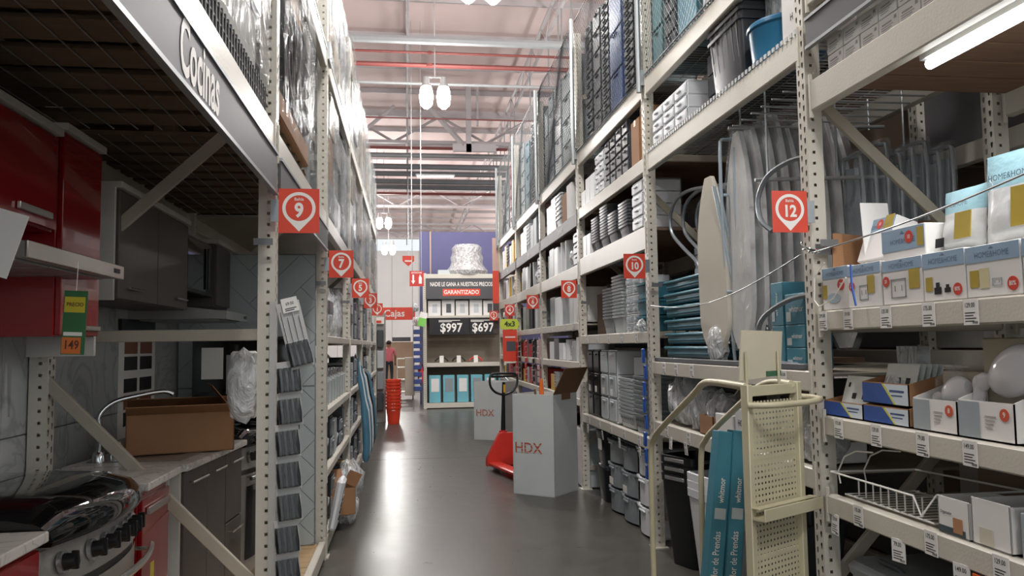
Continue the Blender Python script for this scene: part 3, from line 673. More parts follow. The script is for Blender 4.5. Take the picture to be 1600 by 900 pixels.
# big soft packs
def softpack(y, z, w, h, label, tilt, yaw=0, xx=RX + .11, win=None):
    t = thing('soft_pack', label, 'pack', (xx, y, z), 0, 'pillow packs with aqua header'); t.rotation_euler = (0, tilt, yaw)
    m = MB(); K = 8; J = 10; vs = []
    for sgn in (-1, 1):
        for j in range(J + 1):
            for i in range(K + 1):
                u = -1 + 2 * i / K; v = j / J; th = .045 * (1 - u ** 4) * (1 - (2 * v - 1) ** 6) * (1.2 - v) + .002; vs.append((sgn * th + .004 * noise.noise(Vector((u * 3, v * 6, sgn * 2 + y))), u * w / 2 * (1 - .04 * (1 - v)), v * h))
    n = (K + 1) * (J + 1)
    for s_ in range(2):
        for j in range(J):
            m.mi = 1 if j >= J - 4 else 0
            for i in range(K): q = s_ * n + j * (K + 1) + i; m.add([], [(q, q + 1, q + K + 2, q + K + 1)])
    m.v = vs; m.local('pouch', [mat('pearl_film', 'd3d6d6', .25, 0, .1, 12, .2, 25), mat('aqua_film', '9cc6d2', .22, 0, .12, 10, .3, 25)], t)
    F = face('-X', -.052, 0, 0); m = MB(F); m.text('HOME&HOME', w * .11, Matrix.Translation((0, h * .7, -.004)), 0, .9); m.local('lettering', mat('blue_grey_ink', '66788c'), t, smooth=False)
    MB(F).box(.01, h * .14, -.004, w * .42, h * .56, -.001).local('gold_panel', mat('mustard_print', 'b09a3c'), t, smooth=False)
    if win: MB(F).box(-w * .4, h * .05, -.004, -w * .2, h * .2, -.001).local('dark_picture', BLACK, t, smooth=False)
    return t
softpack(2.50, Z1 + .176, .215, .22, 'aqua topped soft pack with dark clip picture', .10, win=True)
softpack(2.245, Z1 + .172, .26, .30, 'tallest aqua topped soft pack with gold panel', .07, .1)
softpack(2.02, Z1 + .17, .22, .28, 'aqua topped soft pack cut by the right edge', .05, -.1, RX + .14)
softpack(2.60, Z1 + .19, .26, .25, 'crumpled clear and aqua pack leaning behind the others', .5, .1, RX + .24)
m = MB(); M0 = Matrix.Translation((RX + .05, 3.27, Z1)) @ Matrix.Rotation(-.06, 4, 'X') @ Matrix.Rotation(.08, 4, 'Y'); m.M = M0; m.box(0, 0, 0, .16, .006, .35); tag(m.build('cardboard_sheet', KRAFT), 'brown cardboard sheet leaning behind the soap dish box', 'cardboard')
m = MB(); m.M = Matrix.Translation((RX + .12, 3.10, Z1)) @ Matrix.Rotation(-.08, 4, 'X'); m.box(0, 0, 0, .13, .005, .46, .002); tag(m.build('card_flap', CARDW), 'white card standing up behind the row of white boxes', 'card')
m = MB(); m.M = Matrix.Translation((RX + .30, 2.62, Z1)) @ Matrix.Rotation(.15, 4, 'Y') @ Matrix.Rotation(.15, 4, 'X'); m.box(0, -.10, 0, .006, .12, .33); tag(m.build('cardboard_sheet', KRAFT), 'brown cardboard flap behind the crumpled aqua pack', 'cardboard')
# chain across the boxes, tied to the upright
t = thing('safety_chain', 'steel wire rope with hook strung from the near right upright', 'chain', (RX, 3.3, 1.93))
P = []
for i in range(19):
    u = i / 18; P.append((RX - .02 - .03 * math.sin(PI * u), 3.30 - u * 2.0, 1.915 + .20 * u - .05 * math.sin(PI * u)))
MB().tube(P, .0035, 6).build('wire_rope', STEEL, t)
for i in range(5):
    M = Matrix.Translation((RX - .03, 3.34 - .026 * i, 1.935 - .006 * i)) @ Matrix.Rotation(PI / 2 * (i % 2), 4, 'Y'); m = MB(M); m.tube([(.011 * math.cos(a * PI / 5), .018 * math.sin(a * PI / 5), 0) for a in range(10)], .0028, 5, closed=True); m.build('link', CHROME, t)
MB().tube([(RX - .03, 3.37, 1.975), (RX - .05, 3.33, 1.955), (RX - .04, 3.29, 1.93), (RX - .03, 3.25, 1.92)], .005, 6).build('hook', CHROME, t)
MB().box(RX - .004, 3.298, 1.905, RX + .08, 3.30, 1.955).build('clamp_band', mat('grey_clamp', '77787a', .4, .5), t)
m = MB(); m.tube([(RX - .03, 2.98, 1.83), (RX - .035, 2.97, 1.74), (RX - .03, 2.955, 1.66)], .0045, 5); tag(m.build('blue_strap', mat('strap_blue', '2c5fb5', .5)), 'short blue strap hanging in front of the white boxes', 'strap')
m = MB(); m.tube([(RX - .02, 3.20, 1.86), (RX - .03, 3.27, 1.80), (RX - .03, 3.28, 1.70), (RX - .03, 3.24, 1.67), (RX - .03, 3.12, 1.70), (RX - .03, 3.02, 1.78)], .003, 5)
tag(m.build('string_loop', WHITE), 'thin white cord looped over the soap dish box', 'cord')
# second shelf: shallow trays and shower heads
Z2 = 1.193
def tray(y, z, w, h, d, label, white=False, x=None, circ=False, yaw=0):
    t = thing('display_tray', label, 'box', (x or RX + .03 + d / 2, y, z), yaw, 'open display trays on the second shelf'); e = .004; m = MB()
    m.box(-d / 2, -w / 2, 0, d / 2, w / 2, e); m.box(-d / 2, -w / 2, 0, -d / 2 + e, w / 2, h); m.box(d / 2 - e, -w / 2, 0, d / 2, w / 2, h * 1.6)
    for s_ in (-1, 1): m.add([(-d / 2, s_ * w / 2, 0), (d / 2, s_ * w / 2, 0), (d / 2, s_ * w / 2, h * 1.6), (-d / 2, s_ * w / 2, h), (-d / 2, s_ * (w / 2 - e), 0), (d / 2, s_ * (w / 2 - e), 0), (d / 2, s_ * (w / 2 - e), h * 1.6), (-d / 2, s_ * (w / 2 - e), h)], [(0, 1, 2, 3), (4, 5, 6, 7), (2, 3, 7, 6), (0, 3, 7, 4)])
    m.local('tray_body', CARDW if white else KRAFT, t); F = face('-X', -d / 2 - .001, 0, 0)
    if white:
        MB(F).box(-w / 2 + .002, .004, 0, -w * .1, h - .004, .001).local('grey_print', mat('silver_grey_print', '9aa5aa', .4), t, smooth=False)
        m = MB(F)
        for i in range(4): m.box(.0, h * .62 - i * .012, 0, w * .2 - i * .006, h * .62 - i * .012 + .003, .0012)
        m.local('text_lines', mat('pale_grey_ink', 'a8a49c'), t, smooth=False)
        m = MB(F); m.prism([(w * .34 + .02 * math.cos(q * PI / 10), h * .7 + .02 * math.sin(q * PI / 10)) for q in range(20)], 0, .0016); b = m.local('round_badge', mat('badge_orange', 'c9583c', .5), t, smooth=False)
        MB(F).text('9' if circ else '8', .024, Matrix.Translation((w * .34, h * .7, .002)), .01).local('badge_text', WHITE, b, smooth=False)
    else:
        MB(F).box(-w / 2 + .002, .004, 0, w / 2 - .002, h - .004, .001).local('pale_print', mat('pale_blue_print', 'c9d4de', .5), t, smooth=False)
        MB(F).prism([(-w / 2 + .002, .004), (w * .2, .004), (-w * .05, h - .004), (-w / 2 + .002, h - .004)], 0, .0014).local('blue_print', mat('royal_blue_print', '2a4f9a', .5), t, smooth=False)
        MB(F).prism([(w * .2, .004), (w * .24, .004), (-w * .0, h - .004), (-w * .05, h - .004)], 0, .0016).local('yellow_stripe', mat('lime_print', 'c6c24a', .5), t, smooth=False)
        m = MB(F); m.box(w * .12, h * .6, .001, w * .42, h * .7, .0016); m.box(w * .15, h * .42, .001, w * .38, h * .48, .0016); m.local('text_lines', mat('blue_ink', '3a4f7e'), t, smooth=False)
    return t
tray(3.19, Z2, .30, .065, .2, 'blue printed tray nearest the upright holding a pale card')
tray(2.885, Z2, .29, .068, .2, 'lower of two stacked blue printed kraft trays')
tray(2.90, Z2 + .075, .30, .085, .22, 'upper stacked kraft tray filled with shiny blister packs', x=RX + .15)
tray(2.595, Z2, .235, .115, .2, 'narrow white tray holding a wrapped white shower head', True)
tray(2.345, Z2, .25, .125, .2, 'white tray holding a large glossy white shower head', True, circ=True)
BLIS = mat('blister_card', 'd6dcd8', .3, 0, .1, 20)
for i in range(5): 
    m = MB(); m.M = Matrix.Translation((RX + .10 + i * .022, 2.90, Z2 + .125)) @ Matrix.Rotation(.25, 4, 'Y'); m.box(0, -.10 - .004 * i, 0, .002, .10, .11); m.mi = 1; m.blob((-.008, .04, .03), .010, .05, .03, .4, 6, i, 2, False); m.mi = 2; m.box(-.002, -.06, .03, 0, -.035, .055); m.box(-.002, .0, .03, 0, .02, .055)
    tag(m.build('blister_pack', [BLIS, FILMD, BLACK]), 'shiny blister pack in the upper kraft tray, %s from the front' % ORD[i], 'pack', 'blister packs in the upper tray')
m = MB(); m.M = Matrix.Translation((RX + .07, 3.18, Z2 + .03)) @ Matrix.Rotation(.3, 4, 'Y'); m.box(0, -.12, 0, .003, .10, .15); m.mi = 1; m.box(-.001, -.07, .05, 0, -.045, .075); m.box(-.001, .0, .05, 0, .03, .075); m.box(-.001, .06, .10, 0, .075, .12)
tag(m.build('pale_card', [BLIS, BLACK]), 'pale printed card with black squares in the tray by the upright', 'card')
def shower(y, label, s=1.0, yaw=0):
    t = thing('shower_head', label, 'shower head', (RX + .12, y, Z2 + .055 * s), yaw)
    m = MB(); K = 14; vs = []; J = 9      # a drop shaped glossy body
    for j in range(J + 1):
        v = j / J; r = .075 * s * math.sin(min(1, v * 1.15 + .08) * PI) ** .6 if v < .85 else .03 * s
        for i in range(K): a = 2 * PI * i / K; vs.append((.05 * s * math.cos(a) * (r / .075 / s) - .02, -.13 * s + v * .24 * s, .17 * s + r * math.sin(a) - v * .07 * s))
    m.add(vs, [(j * K + i, j * K + (i + 1) % K, (j + 1) * K + (i + 1) % K, (j + 1) * K + i) for j in range(J) for i in range(K)] + [tuple(range(K)), tuple(range(J * K, J * K + K))]); m.local('head', plastic('dcdcde', .12, 'glossy_white_plastic'), t)
    MB().tube([(-.02, .09 * s, .12 * s), (-.02, .11 * s, .06), (-.01, .10 * s, .0)], .02 * s, 10).local('neck', plastic('dcdcde', .12, 'glossy_white_plastic'), t)
    MB().box(.02, -.13 * s, 0, .05, .13 * s, .24 * s, .004).local('backing_card', mat('tan_card', 'b5ad98', .6), t); return t
shower(2.335, 'large glossy white shower head on a tan backing card', 1.12)
shower(2.60, 'wrapped white shower head in clear bag, narrower one', .72)
bag(RX + .12, 2.61, Z2 + .01, .05, .08, .13, 'clear bag around the narrower white shower head', FILMT, None, None, 4, amp=.12)
t = thing('hanging_pack', 'white wrapped pack leaning by the upright on the second shelf', 'pack', (RX + .32, 3.12, Z2)); m = MB(); m.taper(0, 0, 0, .30, .07, .10, .05, .15); m.local('pouch', FILMD, t); MB().box(-.045, -.03, .17, -.035, .03, .21).local('dark_label', BLACK, t)
# third shelf: dish rack and white boxes
Z3 = .853
t = thing('dish_rack', 'white wire dish rack on the third shelf beside the upright', 'dish rack', (RX + .2, 3.0, Z3)); WW = plastic('e6e6e2', .3, 'white_coated_wire')
ya, yb = 3.26, 2.62; x0, x1 = RX + .02, RX + .40; zr = Z3 + .075
def loopy(z, ins): return [(x0 + ins, ya - ins, z), (x0 + ins, yb + ins, z), (x1 - ins, yb + ins, z), (x1 - ins, ya - ins, z)]
MB().tube([(x0, ya + .03, zr + .02), (x0, yb + .10, zr + .02), (x0, yb + .06, Z3 + .03), (x0 + .02, yb + .0, zr + .04), (x1, yb, zr + .04), (x1, ya, zr + .02), (x0, ya + .03, zr + .02)], .0042, 6).build('top_rim', WW, t)
MB().tube(loopy(Z3 + .008, .03), .0042, 6, closed=True).build('bottom_rim', WW, t)
for i in range(12):
    yy = ya - .05 - i * .046; m = MB(); m.tube([(x0 + .02, yy, Z3 + .012), (x1 - .02, yy, Z3 + .012)], .002, 4); m.build('floor_wire', WW, t)
for i in range(9):
    yy = ya - .10 - i * .052; m = MB(); m.tube([(x0 + .05, yy, Z3 + .012), (x0 + .05, yy, Z3 + .085)], .0032, 5); m.build('plate_peg', WW, t)
for xx in (x0 + .02, x0 + .14): MB().tube([(xx, ya - .01, Z3 + .05), (xx, ya + .005, Z3 + .10), (xx, ya - .05, Z3 + .17), (xx, ya - .14, Z3 + .205), (xx, ya - .26, Z3 + .215)], .0035, 6).build('raised_hoop', WW, t)
def whitebox(y, w, h, label, pic):
    t = thing('white_carton', label, 'box', (RX + .02 + .1, y, Z3)); e = .004; m = MB(); d = .2
    m.box(-d / 2, -w / 2, 0, d / 2, w / 2, e); m.box(-d / 2, -w / 2, 0, -d / 2 + e, w / 2, h, .001); m.box(d / 2 - e, -w / 2, 0, d / 2, w / 2, h); m.box(-d / 2, -w / 2, 0, d / 2, -w / 2 + e, h * .97); m.box(-d / 2, w / 2 - e, 0, d / 2, w / 2, h * .97)
    m.local('body', CARDW, t); F = face('-X', -d / 2 - .001, 0, 0)
    if pic:
        MB(F).box(-w / 2 + .003, .004, 0, w / 2 - .02, .026, .001).local('slate_band', mat('slate_print', '3c4a50', .5), t, smooth=False)
        MB(F).box(0, .012, 0, .045, .062, .0015).local('tan_picture', mat('tan_print', 'b0815c', .5), t, smooth=False)
        m = MB(F); m.text('Organizador', .016, Matrix.Translation((-.035, h * .58, .001)), .01, .7); m.local('lettering', BLACK, t, smooth=False)
    else: MB(F).box(-.05, .006, 0, .01, .06, .001).local('tape_patch', mat('cream_tape', 'cfc9b8', .4), t, smooth=False)
    return t
whitebox(2.51, .155, .125, 'torn white carton with a slate band beside the dish rack', True)
whitebox(2.335, .17, .15, 'taller plain white carton, second from the dish rack', False)
carton(RX + .1, 2.14, Z3, .16, .14, .14, mat('grey_blue_card', '9aa4aa', .6), 'grey blue carton at the right edge of the third shelf', tape=False)
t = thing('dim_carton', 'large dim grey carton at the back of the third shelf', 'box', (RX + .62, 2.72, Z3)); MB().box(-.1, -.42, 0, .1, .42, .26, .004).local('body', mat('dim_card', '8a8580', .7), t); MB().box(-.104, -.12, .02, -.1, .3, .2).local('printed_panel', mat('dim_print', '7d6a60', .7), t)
# bottom bins
def tote(x, y, z, w, d, h, bm_, lm, label, handle=True, rotz=0):
    t = thing('lidded_bin', label, 'bin', (x, y, z), rotz)
    m = MB(); m.taper(0, 0, 0, h, w * .86, d * .86, w * .96, d * .96, True, False, .07); m.local('body', bm_, t)
    m = MB(); m.taper(0, 0, h - .01, h + .02, w * 1.0, d * 1.0, w * 1.02, d * 1.02, False, False, .08); m.taper(0, 0, h + .02, h + .045, w * 1.02, d * 1.02, w * .93, d * .93, False, False, .08); m.taper(0, 0, h + .045, h + .05, w * .93, d * .93, w * .85, d * .85, False, True, .07); m.local('lid', lm, t)
    if handle: MB().tube([(-w * .3, -.07, h + .045), (-w * .33, -.06, h + .062), (-w * .33, .06, h + .062), (-w * .3, .07, h + .045)], .011, 8).local('grip', GRAY_D, t)
    return t
tote(RX + .28, 3.06, .12, .46, .44, .42, GRAY_L, GRAY_M, 'grey lidded storage bin under the lowest near shelf')
tote(RX + .27, 2.56, .12, .44, .42, .44, WHT, GRAY_D, 'white bin with black lid beneath the near shelf', False)
t = thing('orange_flag_tag', 'small orange shelf flag beside the lowest price tag', 'tag', (RX - .01, 2.36, .735)); MB().box(-.002, -.03, -.05, .001, .03, .03).local('flag', mat('flag_orange', 'e0602c', .5), t)
m = MB(); m.box(RX + .02, .97, .0, RX + .9, 3.28, .115, .004); tag(m.build('base_platform', CREAMD), 'low cream plinth under the nearest right bay', 'platform')
# upper small white cartons, two high
k = 0
for i in range(9):
    for j in range(2):
        y = 3.13 - i * .128; k += 1
        t = thing('small_carton', 'small white printed carton, %s from the post in the %s row' % (ORD[i], ['lower', 'upper'][j]), 'box', (RX + .09, y + R.uniform(-.004, .004), 2.702 + j * .076), R.uniform(-.05, .05), 'small white cartons on the upper right shelf')
        MB().box(-.06, -.061, 0, .06, .061, .073, .002).local('body', CARDW, t)
        m = MB(face('-X', -.0605, 0, .036)); m.box(-.04, .006, 0, .02, .012, .0006)
        for q in range(3): m.box(-.045, -.004 - q * .009, 0, .03 - q * .01, -.001 - q * .009, .0006)
        m.box(.036, .01, 0, .05, .024, .0006); m.local('printed_lines', mat('pale_ink', '9a9a9a'), t, smooth=False)
# ================================================================== RIGHT, second bay (12 to 10)
# teal totes and grey drawers at the back of the shelf
ZB = 1.388
for i in range(6):
    t = thing('teal_tote', 'teal storage tote lying in the pile past sign 10, %s' % ('topmost' if i == 5 else ('lowest' if i == 0 else ORD[5 - i] + ' from the top')), 'tote', (RX + .34, 5.18, ZB + .03 + i * .095), R.uniform(-.02, .02), 'pile of teal totes behind the bent tubes')
    m = MB(); m.box(-.26, -.44, 0, .26, .44, .066, .012); m.box(-.28, -.46, .055, .28, .46, .078, .01); m.local('shell', TEAL, t)
    MB().box(-.272, -.40, .022, -.258, .40, .036, .004).local('side_rib', TEAL, t)
MB2 = MB().box(RX + .22, 4.42, ZB, RX + .9, 5.5, ZB + .03); tag(MB2.build('wooden_board', WOODX), 'wooden board under the pile of teal totes', 'board')
drawer_tower(RX + .52, 5.3, ZB + .60, .5, .44, .24, 3, WHT, CLEARP, 'white clear drawer unit on top of the teal totes', rotz=0)
m = MB(); m.box(RX + .66, 3.5, 2.06, RX + .95, 5.66, 2.10, .004); tag(m.build('rear_shelf_board', WOODX), 'brown board shelf behind the bent metal tubes', 'shelf')
carton(RX + .80, 4.9, 2.10, .26, .95, .34, mat('slate_carton', '6e7680', .6), 'long slate carton on the brown board behind the tubes', tape=False)
# bent metal tube hooks
TUB = mat('grey_tube_paint', '8f979d', .32, .5, .05)
def smooth(P, n=4):
    P = [Vector(p) for p in P]; out = []
    for i in range(len(P) - 1):
        a = P[max(i - 1, 0)]; b = P[i]; c = P[i + 1]; d = P[min(i + 2, len(P) - 1)]
        for k in range(n):
            t_ = k / n; out.append(.5 * ((2 * b) + (c - a) * t_ + (2 * a - 5 * b + 4 * c - d) * t_ ** 2 + (3 * b - a - 3 * c + d) * t_ ** 3))
    out.append(P[-1]); return out
def tubechair(n, off, y, z, label):
    t = thing('bent_tube_frame', label, 'frame', (RX + .15, y, z), 0, 'bent tubular frames hanging past sign 10')
    pts = [(0, -.75, .62), (0, -.4, .69), (0, -.05, .73), (0, .20, .70), (0, .31, .60), (0, .27, .47), (0, .03, .33), (0, -.22, .2), (0, -.27, .08), (0, -.1, -.03), (0, .17, -.12), (0, .30, -.19), (0, .28, -.27), (0, .10, -.31), (0, -.3, -.33), (0, -.7, -.33)]
    m = MB(); m.tube(smooth([(p[0] + off, p[1], p[2]) for p in pts]), .013, 8); m.local('rail', TUB, t)
    return t
for i in range(3): tubechair(i, i * .05, 5.36 - i * .14, 1.86 - i * .015, 'bent grey tube frame, %s of three behind the cart' % ['leftmost', 'middle', 'rightmost'][i])
# ironing boards in plastic, hanging in a row
m = MB(); m.tube([(RX + .06, 4.02, 2.40), (RX + .95, 3.86, 2.40)], .011, 8); m.tube([(RX + .04, 4.30, 2.765), (RX + .95, 4.20, 2.765)], .010, 8)
for q in range(6): m.tube([(RX - .0, 3.55 + q * .12, 2.735), (RX + .75, 3.55 + q * .12, 2.735)], .005, 6)
for xx in (.1, .5, .9): m.tube([(RX + xx, 4.27, 2.765), (RX + xx, 4.27, 2.95)], .006, 6); m.tube([(RX + xx, 3.95, 2.40), (RX + xx, 3.95, 2.95)], .006, 6)
tag(m.build('hanging_rail', STEEL), 'steel rails and wires under the beam holding the ironing boards', 'rail')
IB = plastic('d4d5d4', .22, 'board_cover_grey'); IBM = mat('board_metal', 'b3bac0', .22, .7, .08)
def ironing(x, y, z, rz, lean, label, L=1.15, W=.32, film=True, mt=None):
    t = thing('ironing_board', label, 'ironing board', (x, y, z), 0, 'ironing boards hanging in plastic'); t.rotation_euler = (lean, 0, rz)
    pts = []
    for i in range(17):
        v = i / 16; w_ = W / 2 * (1 - .0 * v) * (math.sin(min(1, (v * 4 + .15)) * PI / 2)) * (1 if v < .55 else math.cos((v - .55) / .45 * PI / 2 * .93) ** .7); pts.append((w_, v * L))
    out = pts + [(-a, b) for a, b in pts[::-1]]
    M = face('-X', 0, 0, 0); m = MB(M); m.prism(out, -.014, .014); m.local('board', mt or IB, t)
    m = MB(M); m.tube([(-.09, .08, -.03), (-.05, .9 * L, -.03)], .009, 6); m.tube([(.09, .08, -.03), (.05, .9 * L, -.03)], .009, 6); m.tube([(-.12, .1, -.03), (.12, .1, -.03)], .009, 6); m.local('folded_leg', IBM, t)
    if film:
        m = MB(M); o2 = [(a * 1.07, b * 1.02 - .01) for a, b in out]; m.prism(o2, -.05, .026); m.local('plastic_sleeve', FILMT, t)
    return t
for i in range(9):
    ironing(RX + .11 + .062 * i, 4.36 - i * .03, 1.48 + .03 * ((i * 5) % 4), .02 + .015 * (i % 3), .02 - .008 * i, 'pale ironing board in clear plastic, %s from the left in the hanging row' % ORD[i], 1.27, .32)
for i in range(8):
    x = RX + .62 + i * .058; y = 3.98 - i * .02
    t = thing('folded_steel_frame', 'bagged folded steel frame behind the brace, %s from sign 12' % ORD[i], 'frame', (x, y, 1.62), 0, 'bagged folded steel frames behind the near right upright')
    t.rotation_euler = (0, -.02 + .006 * i, .35 + .06 * (i % 2)); h = .90 + .03 * (i % 3)
    m = MB(face('-X', 0, 0, 0)); m.tube(smooth([(-.06, 0, 0), (-.06, h * .5, 0), (-.06, h - .05, 0), (-.035, h, 0), (.035, h, 0), (.06, h - .05, 0), (.06, h * .5, 0), (.06, 0, 0)], 3), .012, 8); m.local('steel_loop', IBM, t)
    m = MB(face('-X', 0, 0, 0)); m.box(-.045, .02, -.008, .045, h - .06, .008, .003); m.local('grey_pad', plastic('7f868c', .3, 'slate_vinyl'), t)
    m = MB(face('-X', 0, 0, 0)); m.box(-.078, -.02, -.022, .078, h + .03, .022, .01); m.local('plastic_sleeve', FILMT, t)
# long cream board hanging in front and grey bundle at its foot
ironing(RX + .06, 4.62, 1.43, .12, -.03, 'long cream ironing board hanging alone beside the drying rack', 1.12, .34, False, plastic('cfcabd', .5, 'cream_cloth'))
bag(RX + .06, 4.60, 1.395, .06, .075, .13, 'grey wrapped bundle at the foot of the long cream board', FILMD, GRAY_M, None, 3, 'bundle', 'wrapped_bundle')
# drying rack (folded pale blue tubes)
DRY = plastic('a9b8c2', .28, 'pale_blue_coated_tube')
t = thing('drying_rack', 'folded pale blue tube drying rack hanging below the beam', 'drying rack', (RX + .04, 4.1, 1.42))
for k, (yo, xo, zz) in enumerate(((4.46, 0, 0), (4.36, .045, -.06))):
    xa, xb, zt2 = RX + .05 + xo, RX + .49 - xo * .4, 2.74 + zz
    m = MB(); m.tube(smooth([(xa + .07, yo + .04, 1.40), (xa + .02, yo + .02, 2.0), (xa, yo, zt2 - .09), (xa + .04, yo, zt2), ((xa + xb) / 2, yo, zt2), (xb - .04, yo, zt2), (xb, yo, zt2 - .09), (xb - .02, yo + .02, 2.0), (xb - .05, yo + .04, 1.40)], 3), .011, 8); m.build('tube_frame', DRY, t)
for xo in (0, .03): MB().tube([(RX + .02 + xo, 4.50, 2.46), (RX + .17 + xo, 4.42, 1.40)], .010, 8).build('tube_leg', DRY, t)
for zz in (2.40, 1.82): MB().tube([(RX + .06, 4.455, zz), (RX + .48, 4.455, zz)], .009, 6).build('cross_tube', DRY, t)
for q in range(8): MB().tube([(RX + .09 + q * .05, 4.44, 1.83), (RX + .09 + q * .05, 4.44, 2.39)], .0022, 4).build('thin_wire', WIRE, t)
for q in range(2): MB().box(RX + .15 + q * .2, 4.445, 2.725, RX + .18 + q * .2, 4.475, 2.755, .002).build('black_clip', BLACK, t)
# curved grey handle near sign 12
t = thing('hooked_tube', 'thick grey hooked tube arching beside sign 12', 'tube', (RX + .05, 3.7, 2.1)); MB().tube(smooth([(RX + .10, 3.34 + .12, 2.40), (RX + .06, 3.62, 2.41), (RX + .02, 3.78, 2.37), (RX, 3.86, 2.27), (RX, 3.84, 2.15), (RX + .02, 3.76, 2.08)], 4), .013, 8).build('tube', TUB, t)
t = thing('hooked_tube', 'grey hooked tube bulging left below sign 12', 'tube', (RX + .05, 3.7, 1.6)); MB().tube(smooth([(RX + .05, 3.42, 1.74), (RX + .02, 3.62, 1.72), (RX, 3.84, 1.65), (RX, 3.92, 1.56), (RX, 3.88, 1.46), (RX + .02, 3.74, 1.415), (RX + .05, 3.6, 1.405)], 4), .013, 8).build('tube', TUB, t)
t = thing('white_mesh_panel', 'white gridded panel standing behind the drying rack', 'panel', (RX + .18, 4.2, ZB)); MB().box(RX + .10, 4.30, ZB + .002, RX + .52, 4.31, ZB + .58).build('sheet', plastic('c2c9d2', .45, 'pale_lilac_sheet'), t)
m = MB()
for q in range(9): m.box(RX + .10 + q * .052, 4.296, ZB + .002, RX + .103 + q * .052, 4.30, ZB + .58)
for q in range(11): m.box(RX + .10, 4.296, ZB + .01 + q * .055, RX + .52, 4.30, ZB + .013 + q * .055)
m.build('grid_wire', WHT, t, False)
def tealbox(x, y, z, w, d, h, label, tilt=0, vert=True, rot=None):
    t = thing('teal_carton', label, 'box', (x, y, z), 0, 'teal printed cartons'); 
    if rot: t.rotation_euler = rot
    MB().box(-d / 2, -w / 2, 0, d / 2, w / 2, h, .003).local('body', mat('teal_print', '3f8093', .45, 0, .05), t)
    F = face('-X', -d / 2 - .001, 0, 0); m = MB(F)
    if vert: m.M = F @ Matrix.Translation((0, h * .5, .001)) @ Matrix.Rotation(PI / 2, 4, 'Z')
    else: m.M = F @ Matrix.Translation((w * .1, h * .5, .001))
    m.text('whitmor', min(w, h) * .30, Matrix.Identity(4), .0, .9); m.local('lettering', WHITE, t, smooth=False)
    m = MB(F); m.box(-w * .42, h * .1, 0, -w * .18, h * .42, .0012); m.local('picture', mat('pale_print_patch', 'b9c4c6'), t, smooth=False); return t
tealbox(RX + .12, 3.80, ZB, .13, .14, .21, 'teal carton lowest left under the hooked tube', vert=True)
tealbox(RX + .12, 3.80, ZB + .212, .13, .14, .22, 'teal carton upper left under the hooked tube', vert=True)
tealbox(RX + .12, 3.62, ZB, .19, .14, .10, 'flat teal carton lowest beside the near upright', vert=False)
tealbox(RX + .12, 3.62, ZB + .102, .19, .14, .11, 'flat teal carton second up beside the near upright', vert=False)
tealbox(RX + .12, 3.62, ZB + .214, .19, .14, .15, 'flat teal carton with white picture, topmost beside the upright', vert=False)
m = MB(); m.box(RX + .0, 3.45, 1.386, RX + .05, 5.68, 1.415, .003); tag(m.build('shelf_lip', mat('dark_grey_lip', '5c5e62', .5)), 'dark grey lip along the shelf edge behind the cart', 'lip')
m = MB(); P = [(RX - .01, 5.70 - i * .12, 1.80 - .10 * math.sin(i / 19 * PI) + .12 * (i / 19)) for i in range(20)]; m.tube(P, .0035, 5); tag(m.build('wire_rope', STEEL), 'thin steel rope sagging from sign 10 to sign 12', 'rope')
# base shelf of the second bay
Z = .947
bag(RX + .16, 5.42, Z, .13, .19, .20, 'large bright plastic bag beside the blue straps', FILMD, WHT, None, 1)
bag(RX + .15, 5.05, Z, .12, .16, .17, 'rumpled clear bag second from the blue straps', FILMD, GRAY_L, None, 2)
bag(RX + .13, 5.22, Z + .2, .10, .15, .12, 'clear bag with red tie on top of the others', FILM, GRAY_L, None, 5)
flapbox(RX + .14, 4.74, Z, .24, .22, .12, KRAFT, 'brown tray carton holding lilac cushions behind the cart rail', flaps=())
bag(RX + .14, 4.76, Z + .02, .10, .10, .14, 'lilac wrapped cushion in the brown tray carton', FILMD, plastic('9f98b0', .5, 'lilac_cloth'), None, 6)
carton(RX + .13, 4.47, Z, .22, .24, .15, CARDW, 'white carton at the elbow of the cart rail', tape=False)
carton(RX + .13, 4.20, Z, .22, .20, .20, plastic('cfd3d6', .4, 'pale_pack'), 'pale pack with black lettering beside the cart panel', marks=[('HOME', 0, .12, .05)], tape=False)
bag(RX + .15, 3.72, Z, .12, .14, .16, 'shiny clear bag beside the near upright, upper', FILMD, plastic('8a7a86', .5, 'mauve_cloth'), None, 8)
flapbox(RX + .20, 3.60, Z, .22, .26, .10, CARDW, 'white shallow tray beside the near right upright', flaps=(), inside=CARDW)
bag(RX + .13, 3.52, Z + .01, .10, .10, .12, 'small foil bag with white items next to the upright', FILMD, WHT, None, 9)
# floor: black nested bins etc
def nested_bins(x, y, n, w, d, h, step, mt, trim, what, rotz=0, group=None):
    for i in range(n):
        pos = ['lowest', 'middle', 'topmost'][i] if n == 3 else (['lower', 'upper'][i] if n == 2 else 'single')
        t = thing('tall_bin', '%s, %s of the nest' % (what, pos), 'bin', (x, y, i * step), rotz, group)
        m = MB(); m.taper(0, 0, .0 + (.02 if i else 0), h, w * (.72 + .0 * i), d * .72, w, d, True, False, .04); m.taper(0, 0, .012, h, w * .70, d * .70, w * .97, d * .97, True, False, .04); m.local('body', mt, t)
        m = MB(); m.taper(0, 0, h - .05, h, w * 1.02, d * 1.02, w * 1.03, d * 1.03, False, False, .045); m.taper(0, 0, h, h + .003, w * 1.03, d * 1.03, w * .95, d * .95, False, False, .045); m.local('rim', mt, t)
        if trim: m = MB(); m.box(-w * .52, -d * .30, h - .038, -w * .50 - .012, d * .30, h - .012, .004); m.box(-w * .28, -d * .515 - .01, h - .038, w * .1, -d * .50, h - .012, .004); m.local('silver_band', trim, t)
nested_bins(1.975, 5.32, 3, .34, .34, .62, .062, BLK, SILV, 'tall black bin with silver band', .35)
